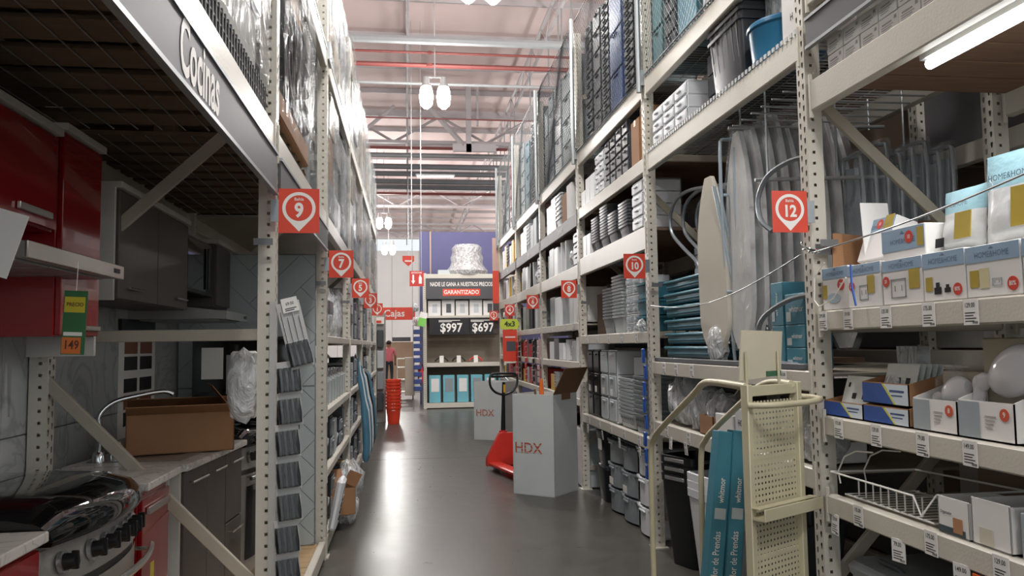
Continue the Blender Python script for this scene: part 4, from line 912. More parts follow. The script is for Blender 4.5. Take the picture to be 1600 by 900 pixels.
nested_bins(1.99, 4.90, 3, .33, .32, .58, .05, WHT, None, 'tall white rimmed waste bin behind the cart', .1)
nested_bins(2.25, 4.35, 1, .36, .36, .5, .05, GRAY_D, None, 'dark bin in shade behind the perforated cart panel', .1)
# drawers on the floor past sign 10
for i, (y, a, b, c) in enumerate(((7.10, GRAY_M, GRAY_M, 'grey'), (6.65, GRAY_M, GRAY_M, 'grey'), (6.17, WHT, WHT, 'white'))):
    drawer_tower(RX + .27, y, .0, .38, .42, .66 if i < 2 else .70, 3, a, b, '%s three-drawer tower with bulging fronts, %s from the black bin' % (c, ORD[i]), 'drawer towers on the floor past sign 10', curved=True, lab=i < 2)
for i in range(2):
    trash_bin(RX + .22, 7.62, i * .34, .36, .36, .335, BLK, 'black storage bin on the floor past the HDX box, %s one' % ['lower', 'upper'][i], 'black bins on the floor', name='black_bin')
tag(MB().box(RX + .030, 7.5, .50, RX + .036, 7.62, .60).build('paper_label', LBL), 'white paper label on the upper black floor bin', 'label')
# base shelf past sign 10
Z = .802
for i, y in enumerate((7.93, 7.66)): drawer_tower(RX + .2, y, Z, .32, .24, .66, 3, BLK, BLK, 'black drawer tower on the low shelf, %s from sign 8' % ORD[i], 'black drawer towers on the low shelf')
for i, y in enumerate((7.36, 7.06)): drawer_tower(RX + .2, y, Z, .32, .27, .66, 3, WHT if i else GRAY_L, GRAY_L, 'pale grey drawer tower on the low shelf, %s from the black ones' % ORD[i], 'pale drawer towers on the low shelf')
crate_stack(RX + .22, 6.62, Z, 11, .36, .42, .12, .030, GRAY_L, 'pale louvred nesting crate left of the blue straps', 'louvred crates past sign 10')
crate_stack(RX + .2, 6.18, Z, 9, .34, .30, .15, .038, GRAY_M, 'perforated grey basket right beside the blue straps', 'perforated baskets past sign 10', holes=True)
carton(RX + .3, 6.55, Z + .44, .3, .36, .16, WHT, 'white boxed unit standing on the louvred crates', tape=False)
# blue strap strip
t = thing('blue_strap_strip', 'bundle of bright blue packed straps hanging at upright 10', 'strap', (RX - .03, 5.84, 1.5)); BS = mat('strap_blue2', '2458b0', .4, 0, .15, 12)
for i in range(8):
    z = 1.48 - i * .125; m = MB(); m.M = Matrix.Translation((RX - .035 + .01 * math.sin(i * 2), 5.83 + .015 * math.cos(i * 1.7), z)) @ Matrix.Rotation(.15 * math.sin(i * 3), 4, 'X'); m.box(-.010, -.022, -.11, .010, .022, 0, .006); m.mi = 1; m.box(-.012, -.014, -.02, .012, .014, -.008); m.build('strap_pack', [BS, BLACK], t)
# shelf 1.61 past sign 10
Z = 1.612
crate_stack(RX + .24, 6.93, Z, 13, .34, .34, .16, .030, GRAY_L, 'grey nested crate of the tall stack near sign 10', 'tall grey crate stack', holes=False)
crate_stack(RX + .24, 7.30, Z, 10, .34, .30, .16, .030, GRAY_M, 'grey nested crate of the shorter stack farther from sign 10', 'shorter grey crate stack', holes=False)
for i in range(6):
    drawer_tower(RX + .16, 6.42 - (i % 2) * .20, Z + (i // 2) * .155, .26, .19, .15, 2, WHT, CLEARP, 'small clear drawer box behind sign 10, %s %s' % (['bottom', 'middle', 'top'][i // 2], ['left', 'right'][i % 2]), 'clear drawer boxes behind sign 10', lab=False)
for i in range(3): tag(one('teal_basin', crate_mesh(.3, .26, .12, False), (TEAL, BLACK), 'teal basin beside upright 10, %s of three' % ['lowest', 'middle', 'topmost'][i], 'basin', (RX + .16, 6.0, Z + i * .13), 0, 'teal basins beside upright 10'), 'teal basin beside upright 10, %s of three' % ['lowest', 'middle', 'topmost'][i], 'basin')
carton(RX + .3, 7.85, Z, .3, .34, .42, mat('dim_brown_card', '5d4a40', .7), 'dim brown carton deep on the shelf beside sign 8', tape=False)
bag(RX + .02, 5.98, Z, .05, .07, .06, 'white plastic bag knotted at upright 10', FILMD, None, None, 11)
# shelf 2.42
Z = 2.422
for i, (y, n, h) in enumerate(((7.58, 9, .3), (7.22, 11, .3), (6.92, 7, .3), (6.55, 8, .25))):
    crate_stack(RX + .2, y, Z, n, .32, .30, .12, .028, GRAY_D, 'dark grey nested basket, %s stack from the white box' % ORD[i], 'dark grey basket stacks above sign 8', holes=False)
for i in range(2): carton(RX + .16, 7.98 - i * .17, Z, .28, .15, .22, WHT, 'white ribbed box, %s on the shelf above sign 8' % ['left', 'right'][i], tape=False, group='white boxes above sign 8')
drawer_tower(RX + .18, 6.08, Z, .32, .30, .40, 4, WHT, WHT, 'tall white drawer unit above sign 10', rotz=0, lab=False)
# shelf 2.955
Z = 2.957
for i in range(3): carton(RX + .17, 8.0 - i * .20, Z, .3, .18, .16 + .10 * (i > 0), WHT, 'white plastic box, %s from upright 8 on the high shelf' % ORD[i], tape=False, group='white boxes on the high shelf')
for i in range(2): drawer_tower(RX + .18, 7.38 - i * .17, Z, .32, .16, .40, 4, WHT, WHT, 'slim white drawer unit on the high shelf, %s one' % ['left', 'right'][i], 'slim white drawer units on the high shelf', lab=False)
for i in range(4): drawer_tower(RX + .2, 7.02 - i * .20, Z, .34, .19, .44 + .02 * (i > 1), 4, GRAY_D, GRAY_D, 'dark grey drawer unit on the high shelf, %s from the white ones' % ORD[i], 'dark grey drawer units on the high shelf', lab=(i == 3))
carton(RX + .18, 6.13, Z, .3, .22, .38, KRAFT, 'brown carton on the high shelf beside upright 10')
carton(RX + .18, 5.98, Z, .28, .07, .46, KRAFT, 'narrow brown carton against upright 10')
# top shelf of second bay
Z = 2.984
for i in range(3): drawer_tower(RX + .18, 5.52 - i * .245, Z, .32, .235, .28, 3, WHT, WHT, 'white three-tier drawer box on the big beam, %s from upright 10' % ORD[i], 'white drawer boxes on the big beam', lab=False)
crate_stack(RX + .26, 4.30, Z, 8, .46, .46, .36, .052, plastic('35383e', .35, 'charcoal_plastic'), 'charcoal tote of the nested pile on the big beam', 'charcoal tote pile', holes=False, name='charcoal_tote')
for i in range(3): carton(RX + .3, 4.75, Z + i * .14, .3, .22, .13, GRAY_D, 'dark lidded box behind the charcoal totes, %s' % ['lowest', 'middle', 'top'][i], tape=False, group='dark lidded boxes')
t = thing('blue_tub', 'round glossy blue tub on the big beam near sign 12', 'tub', (RX + .20, 3.86, Z)); MB().lathe([(.16, 0), (.185, .02), (.20, .19), (.21, .2), (.205, .215), (.17, .215), (.165, .03)], 28).local('shell', BLU, t); MB().lathe([(.207, .185), (.212, .19), (.212, .205)], 28, cap=False).local('rim_band', BLU, t)
carton(RX + .30, 3.90, Z + .225, .26, .30, .26, FILMD, 'clear wrapped box above the blue tub', tape=False)
carton(RX + .19, 3.53, Z, .28, .20, .40, CARDW, 'tall white carton on the big beam against the near upright', marks=[('H', 0, .12, .05)])
m = MB(); m.tube([(RX + .1, 4.6, 3.0), (RX + .1, 3.9, 2.82), (RX + .12, 3.6, 2.84)], .004, 5)
# goods above 3.56 with nets
rr = random.Random(3)
LG = plastic('a9b3b6', .5, 'ash_plastic'); LG2 = plastic('8b979c', .5, 'steel_grey_plastic'); DK = plastic('3e4347', .5, 'graphite_plastic'); TL2 = plastic('5c8288', .5, 'grey_teal_plastic')
Z = 3.58
def high(y, w, n, h, mt, mt2, what, side=1, curved=False):
    return drawer_tower(RX + .27, y, Z, .42, w, h, n, mt, mt2, what, 'goods on the top level of the right row', curved=curved, lab=False)
for (y, w, n, h, a, b, s_) in ((3.60, .34, 3, 1.05, LG, LG, 'tall ash grey drawer tower behind the net above sign 12'), (3.98, .34, 3, 1.15, LG, LG, 'tall ash grey drawer tower, second above sign 12'),
     (4.45, .46, 2, 1.0, LG, LG, 'broad ash grey box stack behind the net'), (4.95, .38, 2, 1.10, TL2, TEAL, 'teal box tower behind the net'),
     (5.30, .26, 8, 1.15, DK, DK, 'graphite slatted stack behind the net near the post'), (5.58, .24, 4, 1.2, TL2, TL2, 'grey teal tower against the tall post'),
     (6.02, .26, 3, 1.2, LG, LG, 'pale tower just past the tall net post'), (6.34, .30, 16, 1.25, DK, DK, 'graphite crate tower with many tiers, near the blue one'),
     (6.75, .42, 3, 1.15, NAVY, NAVY, 'denim blue box tower behind the net'), (7.12, .28, 16, 1.2, DK, DK, 'graphite crate tower just past the blue one'),
     (7.45, .30, 6, 1.25, GRAY_M, DK, 'grey and graphite tower before upright 8'), (7.80, .30, 12, 1.25, DK, DK, 'last graphite tower before upright 8'),
     (8.50, .34, 4, 1.15, LG2, LG2, 'steel grey drawer tower past upright 8'), (8.95, .5, 4, 1.15, LG, LG, 'ash drawer tower with dark joints past upright 8'), (9.5, .4, 5, 1.2, LG, WHT, 'pale tower with white fronts past upright 8'), (9.95, .34, 5, 1.2, TL2, LG2, 'grey green tower before upright 6'), (10.3, .28, 3, 1.1, LG2, LG2, 'last steel tower before upright 6'),
     (10.95, .42, 14, 1.3, DK, DK, 'black crate tower with many tiers past upright 6'), (11.45, .34, 14, 1.25, REDP, DK, 'red and black crate tower past upright 6'), (11.95, .4, 4, 1.1, LG2, TEAL, 'teal fronted tower past upright 6'), (12.5, .4, 5, 1.2, LG, LG, 'ash tower before upright 4'),
     (13.4, .4, 5, 1.15, LG2, LG2, 'steel grey tower past upright 4'), (13.9, .4, 6, 1.2, GRAY_M, REDP, 'grey tower with red fronts past upright 4'), (14.45, .4, 5, 1.2, LG, LG2, 'ash and steel tower past upright 4'), (15.0, .4, 5, 1.1, LG2, DK, 'last tower on the right row top level')):
    high(y, w, n, h, a, b, s_)
for k in range(1, 7):
    z1_ = 4.95 + .0 * k; t = thing('net_post', 'tall galvanised net post on top of %s' % ['', 'the near upright at sign 12', 'the upright at sign 10', 'the upright at sign 8', 'the upright at sign 6', 'the upright at sign 4', 'the last right upright'][k], 'post', (RX - .02, RY[k], 3.5))
    MB().tube([(RX - .035, RY[k] + .0, 3.45), (RX - .035, RY[k], z1_ + .1)], .022, 8).build('pipe', mat('galvanised_pipe', 'b4babc', .35, .6), t); MB().box(RX - .03, RY[k] - .03, 3.50, RX + .0, RY[k] + .03, 3.62).build('bracket', STEEL, t)
for k, (mt, sp) in enumerate(((NETG, .06), (NETM, .05), (NETM, .055), (NETG, .08), (NETG, .09))):
    net(RX - .012, RY[k + 1] + .05, RY[k + 2] - .05, 3.565, 5.0, ['grey wire net above the bay between signs 12 and 10', 'dark cord net in front of the blue tower', 'dark cord net past upright 8', 'grey net past upright 6', 'grey net past upright 4'][k], mt, sp, .0016 if k < 2 else .0022)
# ================================================================== RIGHT, far bays
def shelf_fill(y0, y1, z, hmax, specs, where, x0=RX + .02, gap=.015):
    """walk along a shelf from the near end; each spec: kind, width, height, depth, material(s), words"""
    y = y0 + .05
    for i, (kind, wd, h, d, a, words) in enumerate(specs):
        if y + wd > y1 - .04: break
        cx = x0 + d / 2; cy = y + wd / 2; lab = '%s, %s item %s' % (words, ORD[i], where); h = min(h, hmax - .03)
        if kind == 'box': carton(cx, cy, z, d, wd, h, a, lab, tape=False, group='goods ' + where)
        elif kind == 'drw': drawer_tower(cx, cy, z, d, wd, h, 3, a, a, lab, 'goods ' + where, lab=False)
        elif kind == 'pail':
            t = thing('pail', lab, 'pail', (cx, cy, z), 0, 'goods ' + where)
            MB().lathe([(wd * .36, 0), (wd * .46, h * .9), (wd * .49, h * .9), (wd * .49, h)], 14).local('body', a, t); MB().lathe([(wd * .50, h * .97), (wd * .46, h + .012), (wd * .2, h + .02)], 14).local('lid', a, t)
        elif kind == 'stack':
            n = 6; st = h / (n + 1)
            for q in range(n): one('nesting_basin', crate_mesh(round(d, 2), round(wd, 2), round(st * 1.9, 3), False, 4), (a, BLACK), lab.replace(words, words + (' at the bottom' if q == 0 else (' on top' if q == n - 1 else ' ' + ORD[n - 1 - q] + ' down'))), 'basin', (cx, cy, z + q * st), 0, 'goods ' + where)
        elif kind == 'roll':
            t = thing('roll', lab, 'roll', (cx, cy, z), 0, 'goods ' + where); MB().lathe([(wd * .45, 0), (wd * .45, h)], 14).local('wound_sheet', a, t); MB().lathe([(wd * .15, h), (wd * .15, h + .01)], 8).local('core', KRAFT, t)
        elif kind == 'bag': bag(cx, cy, z, d * .45, wd * .48, h * .5, lab, FILMD, a, 'goods ' + where, i)
        y += wd + gap
PK = plastic('c9a7a9', .5, 'pinkish_pack'); CH = plastic('a8adb0', .2, 'satin_silver')
for b, (y0, y1, nm) in enumerate(((RY[3], RY[4], 'past sign 8'), (RY[4], RY[5], 'past sign 6'), (RY[5], RY[6], 'past sign 4'))):
    A = [WHT, REDP, REDP][b]; B = [GRAY_L, PK, YEL][b]
    shelf_fill(y0, y1, 2.945, .45, [('pail', .34, .40, .34, [BLK, GRAY_D, YEL][b], ['black lidded pail', 'dark grey pail', 'yellow pail'][b]), ('box', .26, .40, .3, [CARDW, LG2, YEL][b], ['white carton', 'steel grey box', 'yellow box'][b]), ('box', .28, .34, .3, [KRAFT, LG2, GRAY_D][b], ['brown carton', 'grey box', 'dark box'][b]), ('stack', .36, .40, .34, [GRAY_L, WHT, GRAY_D][b], ['pale grey basin', 'white basin', 'dark basin'][b]), ('box', .3, .42, .3, [WHT, WHT, YEL][b], ['white box', 'narrow white box', 'second yellow box'][b]), ('box', .3, .36, .3, GRAY_M, 'mid grey box')], 'on the top shelf ' + nm)
    shelf_fill(y0, y1, 2.375, .40, [('drw', .30, .42, .32, [GRAY_M, GRAY_D, YEL][b], ['grey drawer unit', 'dark drawer unit', 'yellow drawer unit'][b]), ('bag', .34, .30, .3, BLK, 'black bagged bundle'), ('roll', .26, .36, .26, GRAY_L, 'pale roll'), ('roll', .26, .38, .26, [WHT, BLK, YEL][b], ['white roll', 'black roll', 'yellow roll'][b]), ('box', .24, .34, .3, WHT, 'white box'), ('box', .3, .36, .3, GRAY_D, 'dark grey box'), ('roll', .24, .3, .24, WHT, 'short white roll')], 'on the upper shelf ' + nm)
    shelf_fill(y0, y1, 1.755, .42, [('box', .36, .38, .3, [CARDW, GRAY_M, GRAY_D][b], ['wide white carton', 'mid grey carton', 'dark carton'][b]), ('box', .2, .38, .28, GRAY_L, 'pale grey box'), ('roll', .28, .42, .28, [CH, GRAY_D, GRAY_D][b], ['silver tube', 'dark tube', 'dark tube'][b]), ('roll', .26, .40, .26, [CH, BLK, REDP][b], ['tall silver tube', 'black tube', 'red tube'][b]), ('box', .3, .34, .3, [WHT, GRAY_D, REDP][b], ['white box', 'graphite box', 'red box'][b]), ('box', .3, .36, .3, LG2, 'steel grey box')], 'on the sign level shelf ' + nm)
    shelf_fill(y0, y1, 1.335, .30, [('box', .24, .26, .3, [WHT, PK, REDP][b], ['white box', 'pinkish pack', 'red pack'][b]), ('box', .2, .22, .3, GRAY_L, 'pale box'), ('bag', .26, .26, .26, [GRAY_L, BLK, BLK][b], ['pale bag', 'black bag', 'black bag'][b]), ('roll', .22, .24, .22, [WHT, GRAY_D, GRAY_D][b], ['white roll', 'dark roll', 'dark roll'][b]), ('box', .26, .2, .3, [WHT, REDP, REDP][b], ['second white box', 'red box', 'red box'][b]), ('box', .3, .26, .3, [GRAY_D, GRAY_D, BLK][b], ['dark box', 'dark box', 'black box'][b]), ('box', .3, .22, .3, A, 'end box')], 'on the eye level shelf ' + nm)
    shelf_fill(y0, y1, .945, .28, [('box', .34, .24, .3, [WHT, REDP, REDP][b], ['wide white box', 'wide red box', 'wide red box'][b]), ('box', .26, .2, .3, [CARDW, BLK, BLK][b], ['small white carton', 'black box', 'black box'][b]), ('stack', .32, .26, .3, [WHT, PK, REDP][b], ['white basin', 'pinkish basin', 'red basin'][b]), ('box', .26, .24, .3, [BLK, REDP, REDP][b], ['black box', 'red box', 'red box'][b]), ('stack', .3, .24, .3, [GRAY_L, WHT, GRAY_D][b], ['pale basin', 'white basin', 'dark basin'][b]), ('box', .26, .2, .3, YEL, 'yellow box')], 'on the low shelf ' + nm)
    shelf_fill(y0, y1, .01, .8, [('box', .5, .6, .5, [GRAY_L, WHT, GRAY_D][b], ['large pale box', 'large white box', 'large dark box'][b]), ('pail', .5, .55, .5, GRAY_D, 'dark lidded pail'), ('box', .5, .5, .5, KRAFT, 'brown carton'), ('pail', .45, .6, .45, [BLK, REDP, BLK][b], ['black pail', 'red pail', 'black pail'][b])], 'on the floor ' + nm)
t = thing('shelf_flag', 'lime green 4x3 flag with a red product card beneath, under sign 4', 'sign', (1.70, RY[5] - .05, 1.55))
F = face('-Y', 1.70, RY[5] - .05, 0)
MB(F).prism([(-.17, 1.86), (-.14, 1.95), (.12, 1.95), (.16, 1.86), (.12, 1.78), (-.14, 1.78)], -.002, .0).build('lime_panel', mat('lime_flag', 'c8d84a', .5), t, False); MB(F).text('4x3', .12, Matrix.Translation((0, 1.865, .002)), .03).build('lettering', mat('dark_green_ink', '23401e'), t, False)
MB(F).box(-.12, 1.25, -.002, .13, 1.77, 0).build('red_card', SIGNRED, t, False); MB(F).box(-.06, 1.42, 0, .09, 1.58, .002).build('picture_patch', GRAY_D, t, False); MB(F).box(-.08, 1.64, 0, .09, 1.66, .002).build('white_line', WHITE, t, False)
t = thing('end_banner', 'tall pink, red and brown banner on the far end of the right row', 'banner', (1.75, RY[6] + .12, 1.8))
F = face('-Y', 1.775, RY[6] + .10, 0); MB(F).box(-.07, 3.0, -.01, .06, 3.66, 0).build('pink_part', mat('dusty_pink', 'caa79c', .5), t, False); MB(F).box(-.07, 2.35, -.01, .06, 3.0, 0).build('red_part', SIGNRED, t, False); MB(F).box(-.07, 1.75, -.01, .06, 2.35, 0).build('brown_part', BROWNS, t, False)
# red and black hanging strips past sign 6 and 4
for i, (y, a) in enumerate(((12.9, REDP), (12.6, BLK), (11.9, REDP), (11.2, BLK), (10.75, PK))):
    t = thing('clip_strip', 'hanging clip strip of small packs, %s counted from sign 4' % ORD[i], 'strip', (RX - .02, y, 1.0), 0, 'clip strips on the far right bays')
    MB().box(RX - .012, y - .01, 1.0, RX - .010, y + .01, 1.62).build('strip', WHITE, t, False)
    for q in range(7): m = MB(); m.box(RX - .035, y - .045, 1.0 + q * .085, RX - .012, y + .045, 1.07 + q * .085, .006); m.build('small_pack', a, t)
# hidden rows behind the racks: back-to-back pallets close the view
def back_row(side, xf, ys, zs, tag_):
    rr = random.Random(5 + side)
    for i in range(len(ys) - 1):
        for j, z in enumerate(zs):
            w_ = (ys[i + 1] - ys[i]) / 2 - .06
            for q in range(2):
                y = ys[i] + .06 + w_ / 2 + q * (w_ + .04); h = rr.uniform(.75, .95) * ((zs[j + 1] if j + 1 < len(zs) else z + 1.1) - z - .15); mt = [mat('dim_grey_carton', '6a6a6d', .7), mat('slate_blue_carton', '6c747e', .7), mat('dim_brown_carton', '6f5c4e', .75), mat('pale_carton_back', 'a3a29e', .7)][rr.randrange(4)]
                t = thing('large_carton', 'large carton behind the %s rack, %s from the camera, %s level, %s half' % (tag_, ORD[i], ['floor', 'second', 'third', 'top'][min(j, 3)], ['near', 'far'][q]), 'box', (xf + side * .45, y, z + .12), 0, 'cartons in the row behind the %s rack' % tag_)
                MB().box(-.4, -w_ / 2, 0, .4, w_ / 2, h, .004).local('body', mt, t); MB().box(-side * .4015, -.03, h - .3, -side * .4, .03, h).local('tape', KRAFTD, t)
        rt = thing('storage_rack', 'cream rack of the next aisle seen through the %s row, %s bay' % (tag_, ORD[i]), 'rack', (xf + side * .5, ys[i] + 1.2, 0))
        for x in (xf, xf + side * .9):
            o = bpy.data.objects.new('post', PM[(side, HR if side > 0 else HL)]); C.objects.link(o); o.parent = rt; o.location = Vector((x, ys[i], 0)) - rt.location
        for z in zs: beam(rt, xf, side, ys[i], ys[i + 1], z, z + .11); beam(rt, xf + side * .87, side, ys[i], ys[i + 1], z, z + .11); MB().box(xf + side * .05, ys[i] + .05, z + .095, xf + side * .87, ys[i + 1] - .05, z + .112).build('shelf_deck', WOODX, rt)
back_row(1, 2.96, [1.6, 4.2, 6.8, 9.4, 12.0, 14.6], [.05, 1.35, 2.45, 3.5], 'right')
back_row(-1, -1.80, [.9, 3.5, 6.1, 8.7, 11.3, 13.9], [.05, 1.35, 2.45, 3.5], 'left')

# ================================================================== FLOOR ITEMS
HDXC = mat('blue_grey_carton', 'c6cccc', .55, 0, .05, 4, .05, 60)
def hdx(x, y, rz, h, label, w=.49, flap=True):
    t = thing('bulk_carton', label, 'box', (x, y, 0), rz, None); e = .006; m = MB(); a = w / 2
    m.box(-a, -a, 0, a, a, .006); m.box(-a, -a, 0, a, -a + e, h, .001); m.box(-a, a - e, 0, a, a, h); m.box(-a, -a, 0, -a + e, a, h); m.box(a - e, -a, 0, a, a, h, .001)
    m.local('body', HDXC, t); F = face('-Y', 0, -a - .001, 0)
    m = MB(F); s_ = .19
    m.text('HDX', .150, Matrix.Translation((-.06, h * .46, .0006)), .012, 1.0, 3); b = m.local('lettering', mat('rust_orange_print', 'b8573a', .5), t, smooth=False)
    m = MB(F)
    for q in range(3): yy = h * .46 - .040 + q * .036; m.box(-.20, yy, .001, .09, yy + .005, .0016)
    m.local('stripe_cut', HDXC, t, smooth=False)
    if flap:
        M = Matrix.Translation((a, 0, h)) @ Matrix.Rotation(math.radians(28), 4, 'Y'); m = MB(M); m.box(-.004, -a, 0, 0, a, .30); m.local('raised_flap', KRAFTD, t, label='brown inner side of the raised flap')
        m = MB(); m.box(a + .001, -.08, h - .06, a + .005, .10, h + .01); m.local('folded_tab', KRAFTD, t)
        m = MB(); m.box(-a + .02, -a + .02, h * .8, a - .02, a - .02, h * .82); m.local('inner_fill', KRAFT, t)
    return t
hdx(1.428, 8.17, math.radians(-40.5), 1.015, 'tall blue grey carton printed HDX, near one with raised brown flap')
hdx(1.44, 12.95, math.radians(-33), .93, 'farther blue grey carton printed HDX behind the red pallet jack', .52, False)
t = thing('orange_handle_tool', 'orange handled tool poking out of the near HDX carton', 'tool', (1.40, 8.25, .9)); MB().tube([(1.41, 8.2, .84), (1.40, 8.2, 1.06), (1.40, 8.2, 1.16)], [.018, .026, .014], 8).build('handle', mat('safety_orange', 'e8742a', .4), t); MB().tube([(1.36, 8.25, .84), (1.34, 8.27, 1.05)], .012, 6).build('shaft', WOOD, t)
# pallet jack
JR = mat('jack_red', 'd23a30', .35, 0, .06); JB = mat('jack_black', '1c1c1e', .4, .2)
t = thing('pallet_jack', 'red pallet jack with black loop handle behind the HDX carton', 'pallet jack', (1.22, 9.75, 0), math.radians(14))
for s_ in (-1, 1):
    m = MB(); m.box(s_ * .17 - .08, -1.12, .055, s_ * .17 + .08, .02, .10, .012); m.taper(s_ * .17, -1.15, .055, .09, .12, .08, .10, .04); m.local('fork', JR, t)
    MB().tube([(s_ * .17 - .05, -.98, .035), (s_ * .17 + .05, -.98, .035)], .035, 12).local('fork_roller', JB, t)
    MB().tube([(s_ * .09 - .025, .14, .09), (s_ * .09 + .025, .14, .09)], .09, 18).local('steer_wheel', JB, t)
m = MB(); m.add([(-.26, -.02, .05), (.26, -.02, .05), (.26, .05, .05), (-.26, .05, .05), (-.09, -.0, .44), (.09, -.0, .44), (.09, .06, .44), (-.09, .06, .44), (-.26, -.02, .14), (.26, -.02, .14), (.26, .05, .14), (-.26, .05, .14)], [(0, 1, 9, 8), (2, 3, 11, 10), (1, 2, 10, 9), (3, 0, 8, 11), (8, 9, 5, 4), (10, 11, 7, 6), (9, 10, 6, 5), (11, 8, 4, 7), (4, 5, 6, 7), (3, 2, 1, 0)]); m.local('battery_cover', JR, t)
m = MB(); m.tube([(0, .12, .14), (0, .12, .46)], .05, 12); m.tube([(-.1, .12, .30), (.1, .12, .30)], .028, 8); m.local('hydraulic_pump', JR, t)
MB().tube([(0, .12, .44), (0, .10, .80), (0, .08, 1.06)], [.030, .022, .020], 10).local('shaft', JB, t)
MB().box(-.012, .055, .93, .012, .062, 1.03).local('yellow_sticker', YEL, t)
m = MB(); m.tube(smooth([(0, .08, .90), (-.10, .08, .93), (-.17, .08, 1.0), (-.185, .08, 1.10), (-.15, .08, 1.16), (0, .08, 1.165), (.15, .08, 1.16), (.185, .08, 1.10), (.17, .08, 1.0), (.10, .08, .93), (0, .08, .90)], 3), .015, 8); m.tube([(-.16, .08, 1.13), (.16, .08, 1.13)], .014, 8); m.local('loop_handle', JB, t)
MB().tube([(.02, .08, 1.12), (.05, .05, 1.08)], .008, 6).local('release_lever', STEEL, t)
# red bucket stack
for i in range(9):
    t = thing('red_bucket', 'orange red bucket in the tall nested stack, %s' % ('topmost' if i == 8 else ('lowest' if i == 0 else ORD[8 - i] + ' from the top')), 'bucket', (-.26, 15.9, i * .066), 0, 'nested orange red buckets')
    MB().lathe([(.112, 0), (.14, .30), (.153, .30), (.155, .345), (.148, .345), (.135, .3), (.108, .01)], 20, cap=False).local('pail', ORB, t)
    if i in (1, 2, 3, 7): MB(face('-Y', 0, -.15, .2)).box(-.03, -.004, -.0, .03, .006, .002).local('white_print', WHITE, t, smooth=False)
# bags and boxes sticking out low on the left
bag(LX + .06, 7.55, .13, .12, .24, .20, 'large crumpled clear bag spilling low from the left rack', FILMD, WHT, None, 15)
bag(LX + .06, 7.1, .0, .10, .16, .17, 'clear bag on the floor under the larger one', FILMD, None, None, 16)
# ================================================================== CART
CM = mat('cart_cream_paint', 'c3bc9f', .36, 0, .10, 6, .05, 60)
t = thing('picking_cart', 'cream tube picking cart with perforated end panel', 'cart', (1.55, 3.8, 0))
PA = Vector((1.375, 3.10, 0)); PB = Vector((1.715, 3.30, 0)); dr = (PB - PA).normalized(); nr = Vector((dr.y, -dr.x, 0)); LN = (PB - PA).length
MF = Matrix(((dr.x, 0, nr.x, PA.x), (dr.y, 0, nr.y, PA.y), (0, 1, 0, 0), (0, 0, 0, 1)))     # x along the panel, y up, z towards the camera
zt_ = 1.345
m = MB(MF); m.box(0, .16, -.022, .034, zt_, .014, .003); m.build('upright', CM, t); m = MB(MF); m.box(LN - .034, .16, -.022, LN, zt_, .014, .003); m.build('upright', CM, t)
m = MB(MF); m.box(.034, zt_ - .05, -.012, LN - .034, zt_ - .006, .008, .002); m.build('top_rail', CM, t)
m = MB(MF)                      # perforated plate with real holes
px, py = .024, .024; nx = int((LN - .075) / px); ny = 46; x0_ = .037; y0_ = .17
for j in range(ny):
    yb_ = y0_ + j * py; m.add([(x0_, yb_, -.004), (LN - .037, yb_, -.004), (LN - .037, yb_ + py * .66, -.004), (x0_, yb_ + py * .66, -.004)], [(0, 1, 2, 3)])
    for i in range(nx + 1):
        xa_ = x0_ + i * px; m.add([(xa_, yb_ + py * .66, -.004), (min(xa_ + px * .66, LN - .037), yb_ + py * .66, -.004), (min(xa_ + px * .66, LN - .037), yb_ + py, -.004), (xa_, yb_ + py, -.004)], [(0, 1, 2, 3)])
m.build('perforated_plate', CM, t, False)
for z in (1.02, .62): m = MB(MF); m.box(.034, z, -.022, LN - .034, z + .02, -.006, .002); m.build('rear_bar', CM, t)
m = MB(MF); m.tube(smooth([(.0, 1.262, .015), (.05, 1.262, .075), (LN * .5, 1.262, .10), (LN + .02, 1.265, .085), (LN + .075, 1.27, .03), (LN + .05, 1.275, -.03), (LN - .01, 1.275, -.03)], 4), .013, 10); m.build('push_handle', CM, t)
m = MB(MF); m.box(.0, .80, .014, LN + .03, .812, .075, .002); m.box(.0, .80, .070, LN + .03, .85, .076, .002); m.box(.0, .845, .014, LN + .03, .85, .05, .001); m.build('channel_step', CM, t)
m = MB(); m.tube(smooth([(1.39, 3.12, 1.335), (1.385, 3.40, 1.340), (1.38, 3.56, 1.33), (1.38, 3.70, 1.27), (1.38, 4.20, 1.06), (1.385, 4.36, .98), (1.385, 4.42, .88), (1.385, 4.43, .5), (1.385, 4.43, .16)], 4), .0165, 10); m.build('side_rail', CM, t)
m = MB(); m.tube(smooth([(1.66, 3.26, 1.335), (1.665, 3.44, 1.335), (1.665, 3.58, 1.31), (1.665, 3.72, 1.25), (1.665, 4.16, 1.05), (1.665, 4.30, .97), (1.665, 4.37, .88), (1.665, 4.39, .5), (1.665, 4.39, .16)], 4), .0165, 10); m.build('side_rail', CM, t)
m = MB(); m.box(1.36, 3.12, .13, 1.72, 4.46, .16, .004); m.build('platform', CM, t)
for x in (1.40, 1.68):
    for y in (3.25, 4.36): m = MB(); m.tube([(x - .016, y, .055), (x + .016, y, .055)], .055, 14); m.build('caster_wheel', JB, t)
    for y in (3.25, 4.36): m = MB(); m.box(x - .022, y - .02, .06, x + .022, y + .02, .13); m.build('caster_fork', STEEL, t)
t = thing('clipboard_sheet', 'cream board sheet standing on top of the cart panel', 'board', (1.5, 3.16, 1.34))
m = MB(MF); m.prism([(-.005, 1.36), (LN * .74, 1.375), (LN * .80, 1.565), (.02, 1.57)], -.026, -.020); m.build('sheet', mat('cream_board', 'c9c2ab', .5), t); m = MB(MF); m.box(LN * .46, 1.372, -.019, LN * .74, 1.395, -.018); m.build('green_sticker', mat('dark_green_sticker', '3f6a50', .5), t, False)
